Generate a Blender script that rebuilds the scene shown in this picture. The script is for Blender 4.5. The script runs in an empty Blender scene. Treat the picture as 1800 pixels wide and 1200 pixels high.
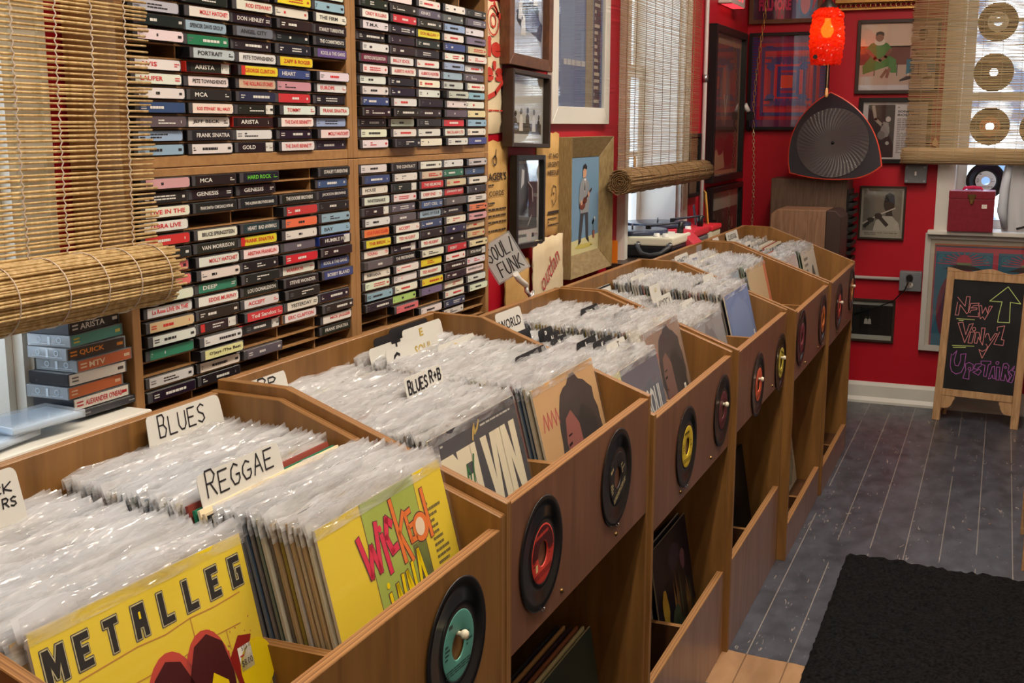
import bpy, bmesh, math, random
from mathutils import Matrix, Vector
random.seed(7)
R_=random.Random(11)
SC=bpy.context.scene; COL=SC.collection

# ------------------------------------------------------------------ camera, world, lights, exposure
CAMP=Vector((0,0,1.3447))
CR=((0.92317634,0.38437263,0.00176971),(-0.07181929,0.16796704,0.98317296),(-0.37760752,0.90776911,-0.18266856))
cd=bpy.data.cameras.new('camera'); cam=bpy.data.objects.new('camera',cd); COL.objects.link(cam)
cd.sensor_width=36; cd.lens=36*2055.75/1800; cd.clip_start=.02
m=Matrix.Identity(4)
for i in range(3):
    m[i][0]=CR[0][i]; m[i][1]=CR[1][i]; m[i][2]=-CR[2][i]; m[i][3]=CAMP[i]
cam.matrix_world=m; SC.camera=cam
SC.view_settings.view_transform='Standard'; SC.view_settings.look='None'; SC.view_settings.gamma=1
SC.view_settings.use_curve_mapping=False; SC.view_settings.exposure=0.0
SC.cycles.max_bounces=8; SC.cycles.transparent_max_bounces=10; SC.cycles.caustics_reflective=False; SC.cycles.caustics_refractive=False

wd=bpy.data.worlds.new('daylight'); SC.world=wd; wd.use_nodes=True
nt=wd.node_tree; nt.nodes.clear()
wo=nt.nodes.new('ShaderNodeOutputWorld'); bg=nt.nodes.new('ShaderNodeBackground'); nt.links.new(bg.outputs[0],wo.inputs[0])
tc=nt.nodes.new('ShaderNodeTexCoord'); nz=nt.nodes.new('ShaderNodeTexNoise'); nz.inputs['Scale'].default_value=42; nz.inputs['Detail'].default_value=5
rp=nt.nodes.new('ShaderNodeValToRGB'); rp.color_ramp.elements[0].position=.43; rp.color_ramp.elements[0].color=(.06,.10,.17,1)
rp.color_ramp.elements[1].position=.62; rp.color_ramp.elements[1].color=(.86,.95,1,1)
nt.links.new(tc.outputs['Generated'],nz.inputs['Vector']); nt.links.new(nz.outputs[0],rp.inputs[0]); nt.links.new(rp.outputs[0],bg.inputs[0])
bg.inputs[1].default_value=6.5

def area(name,loc,size,power,col,rot=(0,0,0)):
    l=bpy.data.lights.new(name,'AREA'); l.shape='RECTANGLE'; l.size,l.size_y=size; l.energy=power; l.color=col
    o=bpy.data.objects.new(name,l); o.location=loc; o.rotation_euler=rot; COL.objects.link(o); return o
CEIL=2.62
WARM=(1,.87,.71)
LAMPS=[(-.30,.55),(-.30,2.3),(-.30,4.1)]
for x,y in LAMPS: area('ceiling_lamp',(x,y,CEIL-.075),(.07,1.1),23,WARM)
area('ceiling_lamp',(1.4,1.6,CEIL-.075),(.28,1.1),9,WARM)
# daylight through the three windows
area('daylight',(-1.5,.75,1.55),(1.1,.8),26,(.78,.89,1),(0,-math.pi/2,0))
area('daylight',(-1.5,4.23,1.55),(1.1,.7),16,(.78,.89,1),(0,-math.pi/2,0))
area('daylight',(.22,6.12,1.55),(.85,1.1),16,(.78,.89,1),(-math.pi/2,0,0))
for o in list(COL.objects):
    if o.name.startswith('daylight'): o.data.cycles.is_portal=True

# ------------------------------------------------------------------ materials
def s2l(c):
    return tuple((v/255/12.92 if v/255<=.04045 else ((v/255+.055)/1.055)**2.4) for v in c)
MATS={}
def newmat(name):
    m=bpy.data.materials.new(name); m.use_nodes=True; return m,m.node_tree,m.node_tree.nodes['Principled BSDF']
def pm(rgb,rough=.5,metal=0,spec=.4,coat=0,trans=0):
    """plain procedural material, sRGB 0-255"""
    k=('p',tuple(rgb),rough,metal,spec,coat,trans)
    if k not in MATS:
        m,nt,b=newmat('paint_%02x%02x%02x'%tuple(int(v) for v in rgb))
        b.inputs['Base Color'].default_value=(*s2l(rgb),1); b.inputs['Roughness'].default_value=rough
        b.inputs['Metallic'].default_value=metal; b.inputs['Specular IOR Level'].default_value=spec
        b.inputs['Coat Weight'].default_value=coat; b.inputs['Coat Roughness'].default_value=.1
        b.inputs['Transmission Weight'].default_value=trans
        MATS[k]=m
    return MATS[k]
def noisy(name,c1,c2,scale=(1,1,1),nscale=5,rough=.5,detail=4,dist=0,spec=.4,bump=0,coat=0,p1=.3,p2=.7,coords='Object'):
    k=('n',name)
    if k in MATS: return MATS[k]
    m,nt,b=newmat(name); N=nt.nodes.new
    tc=N('ShaderNodeTexCoord'); mp=N('ShaderNodeMapping'); mp.inputs['Scale'].default_value=scale
    nz=N('ShaderNodeTexNoise'); nz.inputs['Scale'].default_value=nscale; nz.inputs['Detail'].default_value=detail; nz.inputs['Distortion'].default_value=dist
    rp=N('ShaderNodeValToRGB'); rp.color_ramp.elements[0].position=p1; rp.color_ramp.elements[1].position=p2
    rp.color_ramp.elements[0].color=(*s2l(c1),1); rp.color_ramp.elements[1].color=(*s2l(c2),1)
    L=nt.links.new
    L(tc.outputs[coords],mp.inputs[0]); L(mp.outputs[0],nz.inputs['Vector']); L(nz.outputs[0],rp.inputs[0]); L(rp.outputs[0],b.inputs['Base Color'])
    b.inputs['Roughness'].default_value=rough; b.inputs['Specular IOR Level'].default_value=spec; b.inputs['Coat Weight'].default_value=coat; b.inputs['Coat Roughness'].default_value=.2
    if bump:
        bp=N('ShaderNodeBump'); bp.inputs['Strength'].default_value=bump; bp.inputs['Distance'].default_value=.002
        L(nz.outputs[0],bp.inputs['Height']); L(bp.outputs[0],b.inputs['Normal'])
    MATS[k]=m; return m
def stripes(name,axis,freq,cols,rough=.45,spec=.4):
    """banded material along one object axis: plywood edges"""
    k=('s',name)
    if k in MATS: return MATS[k]
    m,nt,b=newmat(name); N=nt.nodes.new; L=nt.links.new
    tc=N('ShaderNodeTexCoord'); sp=N('ShaderNodeSeparateXYZ'); L(tc.outputs['Object'],sp.inputs[0])
    nz=N('ShaderNodeTexNoise'); nz.inputs['Scale'].default_value=9; L(tc.outputs['Object'],nz.inputs['Vector'])
    a=N('ShaderNodeMath'); a.operation='MULTIPLY_ADD'; a.inputs[1].default_value=.004; L(nz.outputs[0],a.inputs[0]); L(sp.outputs[axis],a.inputs[2])
    mu=N('ShaderNodeMath'); mu.operation='MULTIPLY'; mu.inputs[1].default_value=freq; L(a.outputs[0],mu.inputs[0])
    fr=N('ShaderNodeMath'); fr.operation='FRACT'; L(mu.outputs[0],fr.inputs[0])
    rp=N('ShaderNodeValToRGB'); rp.color_ramp.interpolation='LINEAR'
    els=rp.color_ramp.elements
    while len(els)<len(cols): els.new(.5)
    for i,c in enumerate(cols): els[i].position=i/(len(cols)-1) if len(cols)>1 else 0; els[i].color=(*s2l(c),1)
    L(fr.outputs[0],rp.inputs[0]); L(rp.outputs[0],b.inputs['Base Color'])
    b.inputs['Roughness'].default_value=rough; b.inputs['Specular IOR Level'].default_value=spec
    MATS[k]=m; return m
def emit(name,rgb,s):
    k=('e',name)
    if k not in MATS:
        m,nt,b=newmat(name); b.inputs['Base Color'].default_value=(*s2l(rgb),1)
        b.inputs['Emission Color'].default_value=(*s2l(rgb),1); b.inputs['Emission Strength'].default_value=s; MATS[k]=m
    return MATS[k]
def sheet_fresnel(nt):
    N=nt.nodes.new; g=N('ShaderNodeNewGeometry'); m=N('ShaderNodeMath'); m.operation='MULTIPLY_ADD'; m.inputs[1].default_value=1/1.5-1.5; m.inputs[2].default_value=1.5
    nt.links.new(g.outputs['Backfacing'],m.inputs[0]); f=N('ShaderNodeFresnel'); nt.links.new(m.outputs[0],f.inputs['IOR']); return f
def film(name,fac_t,col,gl,rough=.12,bump=.35,scale=70,crease=0):
    """thin clear plastic: part see-through, part milky, part shine"""
    k=('f',name)
    if k in MATS: return MATS[k]
    m=bpy.data.materials.new(name); m.use_nodes=True; nt=m.node_tree; nt.nodes.clear(); N=nt.nodes.new; L=nt.links.new
    out=N('ShaderNodeOutputMaterial'); t=N('ShaderNodeBsdfTransparent'); d=N('ShaderNodeBsdfDiffuse'); tl=N('ShaderNodeBsdfTranslucent'); g=N('ShaderNodeBsdfGlossy')
    d.inputs[0].default_value=tl.inputs[0].default_value=(*s2l(col),1); g.inputs['Roughness'].default_value=rough
    t.inputs[0].default_value=(1,1,1,1)
    a=N('ShaderNodeMixShader'); a.inputs[0].default_value=.4; L(d.outputs[0],a.inputs[1]); L(tl.outputs[0],a.inputs[2])
    b=N('ShaderNodeMixShader'); b.inputs[0].default_value=fac_t; L(a.outputs[0],b.inputs[1]); L(t.outputs[0],b.inputs[2])
    lw=sheet_fresnel(nt)
    mx=N('ShaderNodeMath'); mx.operation='MULTIPLY_ADD'; mx.inputs[1].default_value=.45; mx.inputs[2].default_value=gl; mx.use_clamp=True; L(lw.outputs[0],mx.inputs[0])
    c=N('ShaderNodeMixShader'); L(mx.outputs[0],c.inputs[0]); L(b.outputs[0],c.inputs[1]); L(g.outputs[0],c.inputs[2])
    if bump:
        tc=N('ShaderNodeTexCoord'); mp=N('ShaderNodeMapping'); mp.inputs['Scale'].default_value=(.45,1.7,1)
        nz=N('ShaderNodeTexNoise'); nz.inputs['Scale'].default_value=scale; nz.inputs['Detail'].default_value=2; nz.inputs['Distortion'].default_value=.8
        bp=N('ShaderNodeBump'); bp.inputs['Strength'].default_value=bump; bp.inputs['Distance'].default_value=.012
        L(tc.outputs['Object'],mp.inputs[0]); L(mp.outputs[0],nz.inputs['Vector']); L(nz.outputs[0],bp.inputs['Height']); L(bp.outputs[0],g.inputs['Normal'])
        if crease:      # milky creases, opacity varied to paint in bright and dark wrinkle contrast
            m2=N('ShaderNodeMapping'); m2.inputs['Scale'].default_value=(.34,1.9,1); n2=N('ShaderNodeTexNoise'); n2.inputs['Scale'].default_value=27; n2.inputs['Detail'].default_value=2.5; n2.inputs['Distortion'].default_value=1.1
            oi=N('ShaderNodeObjectInfo'); va=N('ShaderNodeVectorMath'); va.operation='ADD'; sc=N('ShaderNodeVectorMath'); sc.operation='SCALE'; sc.inputs['Scale'].default_value=9.0; cb=N('ShaderNodeCombineXYZ')
            L(oi.outputs['Random'],cb.inputs[0]); L(oi.outputs['Random'],cb.inputs[1]); L(cb.outputs[0],sc.inputs[0]); L(tc.outputs['Object'],va.inputs[0]); L(sc.outputs[0],va.inputs[1])
            L(va.outputs[0],m2.inputs[0]); L(m2.outputs[0],n2.inputs['Vector']); mr=N('ShaderNodeMapRange'); mr.inputs[1].default_value=.36; mr.inputs[2].default_value=.64; mr.inputs[3].default_value=fac_t-crease; mr.inputs[4].default_value=min(.97,fac_t+crease*.8); L(n2.outputs[0],mr.inputs[0]); L(mr.outputs[0],b.inputs[0])
            L(va.outputs[0],mp.inputs[0])
    L(c.outputs[0],out.inputs[0]); MATS[k]=m; return m
def glass(name='glass',tint=(250,252,255),gl=.03):
    k=('g',name)
    if k in MATS: return MATS[k]
    m=bpy.data.materials.new(name); m.use_nodes=True; nt=m.node_tree; nt.nodes.clear(); N=nt.nodes.new; L=nt.links.new
    out=N('ShaderNodeOutputMaterial'); t=N('ShaderNodeBsdfTransparent'); t.inputs[0].default_value=(*s2l(tint),1); g=N('ShaderNodeBsdfGlossy'); g.inputs['Roughness'].default_value=.015
    lw=sheet_fresnel(nt); mx=N('ShaderNodeMath'); mx.inputs[1].default_value=gl; mx.use_clamp=True; L(lw.outputs[0],mx.inputs[0])
    c=N('ShaderNodeMixShader'); L(mx.outputs[0],c.inputs[0]); L(t.outputs[0],c.inputs[1]); L(g.outputs[0],c.inputs[2]); L(c.outputs[0],out.inputs[0])
    MATS[k]=m; return m

WOOD=noisy('bin_plywood',(110,75,36),(148,105,56),(5,5,.55),7,.38,5,.6,.45,p1=.25,p2=.75)
WOODB=noisy('bin_plywood_front',(102,68,52),(136,94,72),(5,5,.55),7,.34,5,.5,.5,p1=.25,p2=.75)
WOODK_LIT=noisy('daylit_kick_plywood',(124,92,78),(158,124,106),(5,5,.55),7,.34,5,.5,.5,p1=.25,p2=.75)  # same plywood made lighter: daylight on the kick boards put into the colour
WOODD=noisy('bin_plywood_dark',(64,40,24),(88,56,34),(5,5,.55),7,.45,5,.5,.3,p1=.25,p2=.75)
PLYX=stripes('ply_edge_front','X',150,[(172,126,78),(108,70,42),(180,134,86),(128,86,52)])
PLYY=stripes('ply_edge_side','Y',150,[(156,112,64),(108,72,40),(164,120,72),(120,82,46)])
OAK=noisy('oak',(148,108,66),(172,130,84),(2,8,8),9,.42,5,.4,.4,p1=.25,p2=.75)
OAKV=noisy('oak_upright',(144,104,64),(168,126,82),(8,8,1.2),9,.42,5,.4,.4,p1=.25,p2=.75)
OAKD=noisy('rack_slat',(128,92,58),(158,118,76),(4,1.5,8),9,.55,4,.3,.3)
REED=noisy('bamboo_reed',(190,156,100),(240,214,160),(40,3,60),3,.5,3,.2,.35,p1=.3,p2=.75)
REED2=noisy('fine_reed',(156,122,84),(206,174,128),(40,3,60),3,.55,3,.2,.3,p1=.3,p2=.75)
REED3=noisy('straw_reed',(204,178,132),(240,218,176),(3,40,60),3,.55,3,.2,.3,p1=.3,p2=.75)
for mm in (REED,REED2,REED3):
    nt=mm.node_tree; b=nt.nodes['Principled BSDF']; tl=nt.nodes.new('ShaderNodeBsdfTranslucent'); mx=nt.nodes.new('ShaderNodeMixShader'); mx.inputs[0].default_value=.35
    src=b.inputs['Base Color'].links[0].from_socket; nt.links.new(src,tl.inputs[0])
    o=[n for n in nt.nodes if n.type=='OUTPUT_MATERIAL'][0]
    nt.links.new(b.outputs[0],mx.inputs[1]); nt.links.new(tl.outputs[0],mx.inputs[2]); nt.links.new(mx.outputs[0],o.inputs[0])
RED=noisy('red_wall_paint',(176,14,34),(186,20,40),(1,1,1),3,.5,3,0,.35)
WHITE=noisy('white_trim_paint',(214,212,204),(226,224,217),(1,1,1),4,.4,3,0,.4)
CREAM=noisy('cream_wall_paint',(214,204,188),(222,214,198),(1,1,1),3,.7,3,0,.3)
VINYL,_nt,_b=newmat('pressed_vinyl')
_b.inputs['Base Color'].default_value=(.005,.005,.006,1); _b.inputs['Roughness'].default_value=.24; _b.inputs['Anisotropic'].default_value=.8; _b.inputs['Specular IOR Level'].default_value=.4
_tg=_nt.nodes.new('ShaderNodeTangent'); _tg.direction_type='RADIAL'; _tg.axis='Z'; _nt.links.new(_tg.outputs[0],_b.inputs['Tangent'])
KRAFT=noisy('kraft_paper',(186,146,86),(214,174,112),(1,1,1),12,.75,5,.3,.2,.25)
CLOTHBAG=noisy('cream_bag_paper',(216,198,162),(232,216,184),(1,1,1),10,.75,5,.3,.2,.2)
BRASS=pm((196,160,90),.3,1)
STEEL=pm((170,172,174),.35,1)
GREYM=noisy('grey_painted_metal',(104,108,114),(122,126,132),(1,1,1),8,.45,3,0,.4)
BLACKP=pm((18,18,20),.35)
GLASS=glass()
PGLASS=glass('picture_glass',(250,250,250),.09)
SLEEVE=film('polythene_sleeve',.58,(246,247,250),.10,.07,1.0,30,.29)
SLEEVEF=film('polythene_sleeve_front',.93,(240,242,246),.015,.10,.35,10)
SLEEVEM=film('polythene_sleeve_mouth',.70,(246,247,250),.09,.07,1.0,34,.25)
CLEAR=film('clear_plastic',.68,(226,234,240),.06,.06,0)

# ------------------------------------------------------------------ mesh building
def T(o,r,u):
    r=Vector(r).normalized(); u=Vector(u).normalized(); n=r.cross(u); u=n.cross(r)
    m=Matrix.Identity(4)
    for i in range(3): m[i][0]=r[i]; m[i][1]=u[i]; m[i][2]=n[i]; m[i][3]=o[i]
    return m
TEXTS={}
def textgeo(s,bold=0.0,shear=0.0):
    k=(s,bold,shear)
    if k not in TEXTS:
        c=bpy.data.curves.new('lettering','FONT'); c.body=s; c.size=1; c.offset=bold; c.shear=shear; c.resolution_u=2; c.fill_mode='FRONT'
        o=bpy.data.objects.new('lettering',c); me=bpy.data.meshes.new_from_object(o)
        vs=[(v.co.x,v.co.y) for v in me.vertices]; fs=[tuple(p.vertices) for p in me.polygons]
        bpy.data.objects.remove(o); bpy.data.curves.remove(c); bpy.data.meshes.remove(me)
        xs=[v[0] for v in vs] or [0]; ys=[v[1] for v in vs] or [0]
        TEXTS[k]=(vs,fs,min(xs),max(xs),min(ys),max(ys))
    return TEXTS[k]
STROKES={'A':[[(0,0),(2,6),(4,0)],[(.8,2.3),(3.2,2.3)]],'B':[[(0,0),(0,6),(2.6,6),(3.4,5),(2.6,3.2),(0,3.2)],[(2.6,3.2),(4,1.8),(2.8,0),(0,0)]],'C':[[(4,5),(2.4,6),(.6,4.8),(0,3),(.8,.8),(2.4,0),(4,1)]],
'D':[[(0,0),(0,6),(2.4,6),(4,4.4),(4,1.6),(2.4,0),(0,0)]],'E':[[(4,6),(0,6),(0,0),(4,0)],[(0,3),(3,3)]],'F':[[(4,6),(0,6),(0,0)],[(0,3),(3,3)]],'G':[[(3.6,5.2),(2,6),(.4,4.6),(0,2.4),(1.2,.2),(3,.2),(4,1.4),(4,2.8),(2.4,2.8)]],
'H':[[(0,0),(0,6)],[(4,0),(4,6)],[(0,3),(4,3)]],'I':[[(2,0),(2,6)]],'J':[[(1,6),(4,6)],[(3,6),(3,1.4),(2,0),(.8,.4),(.4,1.4)]],'K':[[(0,0),(0,6)],[(4,6),(0,2.6),(4,0)]],'L':[[(0,6),(0,0),(4,0)]],
'M':[[(0,0),(.4,6),(2,2),(3.6,6),(4,0)]],'N':[[(0,0),(0,6),(4,0),(4,6)]],'O':[[(2,0),(.4,1.2),(0,3),(.6,5.2),(2,6),(3.4,5.2),(4,3),(3.6,1.2),(2,0)]],'P':[[(0,0),(0,6),(2.8,6),(4,4.6),(2.8,3),(0,3)]],
'Q':[[(2,0),(.4,1.2),(0,3),(.6,5.2),(2,6),(3.4,5.2),(4,3),(3.6,1.2),(2,0)],[(2.6,1.6),(4.2,-.4)]],'R':[[(0,0),(0,6),(2.8,6),(4,4.6),(2.8,3),(0,3)],[(1.6,3),(4,0)]],'S':[[(4,5.2),(2.4,6),(.4,5),(.8,3.6),(3.2,2.6),(3.8,1),(2,0),(0,.8)]],
'T':[[(0,6),(4,6)],[(2,6),(2,0)]],'U':[[(0,6),(0,1.6),(1.2,0),(2.8,0),(4,1.6),(4,6)]],'V':[[(0,6),(2,0),(4,6)]],'W':[[(0,6),(1,0),(2,4),(3,0),(4,6)]],'X':[[(0,0),(4,6)],[(0,6),(4,0)]],'Y':[[(0,6),(2,3),(4,6)],[(2,3),(2,0)]],'Z':[[(0,6),(4,6),(0,0),(4,0)]],
'+':[[(.6,3),(3.4,3)],[(2,1.4),(2,4.6)]],'/':[[(.8,0),(3,6)]],'&':[[(4,0),(.8,4.8),(1.6,6),(2.6,5),(0,1.6),(1,0),(4,2.4)]]}
class MB:
    def __init__(s): s.v=[]; s.f=[]; s.m=[]; s.mats=[]; s.sm=[]
    def mi(s,m):
        if m not in s.mats: s.mats.append(m)
        return s.mats.index(m)
    def add(s,vs,fs,m,smooth=False):
        b=len(s.v); s.v+= [tuple(v) for v in vs]; i=s.mi(m)
        for f in fs: s.f.append(tuple(b+k for k in f)); s.m.append(i); s.sm.append(smooth)
    def box(s,x0,y0,z0,x1,y1,z1,m,mf=None):
        """mf: {axis sign: material}"""
        v=[(x,y,z) for x in (x0,x1) for y in (y0,y1) for z in (z0,z1)]
        F={'-x':(0,1,3,2),'+x':(4,6,7,5),'-y':(0,4,5,1),'+y':(2,3,7,6),'-z':(0,2,6,4),'+z':(1,5,7,3)}
        b=len(s.v); s.v+=v
        for k,f in F.items(): s.f.append(tuple(b+i for i in f)); s.m.append(s.mi((mf or {}).get(k,m))); s.sm.append(False)
    def prism(s,poly,y0,y1,m,me=None,axis='y'):
        """poly in the plane across the axis, extruded along it"""
        n=len(poly)
        P={'y':lambda a,b,t:(a,t,b),'x':lambda a,b,t:(t,a,b),'z':lambda a,b,t:(a,b,t)}[axis]
        v=[P(a,b,y0) for a,b in poly]+[P(a,b,y1) for a,b in poly]
        b=len(s.v); s.v+=v
        s.f.append(tuple(b+i for i in range(n))); s.m.append(s.mi(m)); s.sm.append(False)
        s.f.append(tuple(b+n+i for i in reversed(range(n)))); s.m.append(s.mi(m)); s.sm.append(False)
        for i in range(n):
            j=(i+1)%n; s.f.append((b+i,b+n+i,b+n+j,b+j)); s.m.append(s.mi(me or m)); s.sm.append(False)
    def tube(s,pts,r,m,n=6,cap=True,smooth=True):
        pts=[Vector(p) for p in pts]; rs=r if isinstance(r,(list,tuple)) else [r]*len(pts)
        rings=[]
        up=None
        for i,p in enumerate(pts):
            d=(pts[min(i+1,len(pts)-1)]-pts[max(i-1,0)]).normalized()
            if up is None or abs(up.dot(d))>.95:
                up=Vector((0,0,1)) if abs(d.z)<.9 else Vector((1,0,0))
            a=d.cross(up).normalized(); bb=a.cross(d).normalized()
            rings.append([p+(a*math.cos(t)+bb*math.sin(t))*rs[i] for t in [2*math.pi*k/n for k in range(n)]])
        b=len(s.v)
        for r_ in rings: s.v+=[tuple(q) for q in r_]
        i_=s.mi(m)
        for i in range(len(rings)-1):
            for k in range(n):
                k2=(k+1)%n; s.f.append((b+i*n+k,b+i*n+k2,b+(i+1)*n+k2,b+(i+1)*n+k)); s.m.append(i_); s.sm.append(smooth)
        if cap:
            s.f.append(tuple(b+k for k in reversed(range(n)))); s.m.append(i_); s.sm.append(False)
            e=b+(len(rings)-1)*n; s.f.append(tuple(e+k for k in range(n))); s.m.append(i_); s.sm.append(False)
    def lathe(s,prof,m,n=32,c=(0,0,0),smooth=True,axis='z'):
        """prof: list of (radius, height) or (radius,height,material) turned about the axis"""
        b=len(s.v)
        for q in prof:
            r,h=q[0],q[1]
            for k in range(n):
                t=2*math.pi*k/n; x,y=r*math.cos(t),r*math.sin(t)
                s.v.append((c[0]+x,c[1]+y,c[2]+h) if axis=='z' else (c[0]+h,c[1]+x,c[2]+y))
        for i in range(len(prof)-1):
            mm=s.mi(prof[i+1][2] if len(prof[i+1])>2 else m)
            for k in range(n):
                k2=(k+1)%n; s.f.append((b+i*n+k,b+i*n+k2,b+(i+1)*n+k2,b+(i+1)*n+k)); s.m.append(mm); s.sm.append(smooth)
    # flat artwork in the XY plane, one thin layer above another
    LH=.00035
    def rect(s,x0,y0,x1,y1,m,L=0): s.add([(x0,y0,L*s.LH),(x1,y0,L*s.LH),(x1,y1,L*s.LH),(x0,y1,L*s.LH)],[(0,1,2,3)],m)
    def poly(s,pts,m,L=0): s.add([(x,y,L*s.LH) for x,y in pts],[tuple(range(len(pts)))],m)
    def disc(s,x,y,r,m,L=0,ri=0,n=24,ry=None):
        ry=ry or r; k_=ri/r if r else 0
        if not ri: s.poly([(x+r*math.cos(2*math.pi*k/n),y+ry*math.sin(2*math.pi*k/n)) for k in range(n)],m,L)
        else:
            vs=[(x+q*r*math.cos(2*math.pi*k/n),y+q*ry*math.sin(2*math.pi*k/n),L*s.LH) for q in (1,k_) for k in range(n)]
            s.add(vs,[(k,(k+1)%n,n+(k+1)%n,n+k) for k in range(n)],m)
    def text(s,t,x0,y0,w,h,m,L=1,bold=0,shear=0):
        """fits the words into the box x0,y0,w,h"""
        vs,fs,a,b,c,d=textgeo(t,bold,shear)
        if not vs: return
        sx=w/(b-a); sy=h/(d-c)
        s.add([(x0+(x-a)*sx,y0+(y-c)*sy,L*s.LH) for x,y in vs],fs,m)
    def stroke(s,pts,w,m,L=1):
        for (x0,y0),(x1,y1) in zip(pts,pts[1:]):
            dx,dy=x1-x0,y1-y0; l=math.hypot(dx,dy) or 1e-9; ex,ey=dx/l*w*.35,dy/l*w*.35; nx,ny=-dy/l*w/2,dx/l*w/2
            s.add([(x0-ex+nx,y0-ey+ny,L*s.LH),(x0-ex-nx,y0-ey-ny,L*s.LH),(x1+ex-nx,y1+ey-ny,L*s.LH),(x1+ex+nx,y1+ey+ny,L*s.LH)],[(0,1,2,3)],m)
    def hand(s,t,x0,y0,w,h,lw,m,L=1,slant=.12,first=1.0):
        n=len(t); cw=w/n; rr=random.Random(t)
        for i,ch in enumerate(t):
            hh=h*(first if i==0 else 1)*(1+rr.uniform(-.06,.06)); dy=rr.uniform(-.05,.05)*h
            for st in STROKES.get(ch,[]):
                s.stroke([(x0+cw*(i+.12+px/4*.72)+slant*py/6*hh,y0+dy+py/6*hh) for px,py in st],lw,m,L)
    def bars(s,x0,y0,x1,y1,m,rows,seed=0,L=1):
        """lines of print too small to read"""
        rr=random.Random(seed); rh=(y1-y0)/rows
        for r in range(rows):
            x=x0
            while x<x1-.002*(x1-x0):
                w=min(rr.uniform(.06,.22)*(x1-x0),x1-x); s.rect(x,y0+rh*(r+.25),x+w*.85,y0+rh*(r+.72),m,L); x+=w
                if rr.random()<.12: break
    def build(s,name,parent=None,mat=None,bevel=0,seg=1,subs=0,weld=False):
        me=bpy.data.meshes.new(name); me.from_pydata(s.v,[],s.f); me.update()
        for m in s.mats: me.materials.append(m)
        for p,i,sm in zip(me.polygons,s.m,s.sm): p.material_index=i; p.use_smooth=sm
        if bevel or weld:
            bm=bmesh.new(); bm.from_mesh(me)
            if weld: bmesh.ops.remove_doubles(bm,verts=bm.verts,dist=1e-5)
            if bevel:
                bmesh.ops.recalc_face_normals(bm,faces=bm.faces)
                ed=[e for e in bm.edges if len(e.link_faces)==2 and e.calc_face_angle(0)>.6]
                bmesh.ops.bevel(bm,geom=ed,offset=bevel,segments=seg,affect='EDGES',profile=.6,clamp_overlap=True)
            bm.to_mesh(me); bm.free()
        o=bpy.data.objects.new(name,me); COL.objects.link(o)
        if mat is not None: o.matrix_world=mat
        if parent is not None: o.parent=parent
        if subs:
            q=o.modifiers.new('smooth','SUBSURF'); q.levels=q.render_levels=subs
        return o
def thing(name,label,cat,loc=(0,0,0),group=None,mat=None):
    o=bpy.data.objects.new(name,None); COL.objects.link(o); o.empty_display_size=.05
    if mat is not None: o.matrix_world=mat
    else: o.location=loc
    tag(o,label,cat,group); return o
def tag(o,label=None,cat=None,group=None,kind=None):
    if label: o['label']=label
    if cat: o['category']=cat
    if group: o['group']=group
    if kind: o['kind']=kind
    return o
def struct(o): o['kind']='structure'; return o
def relabel(o,l): o['label']=l; return o
def copyobj(o,parent=None):
    c=o.copy(); COL.objects.link(c)
    if parent is not None: c.parent=parent
    return c

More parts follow.
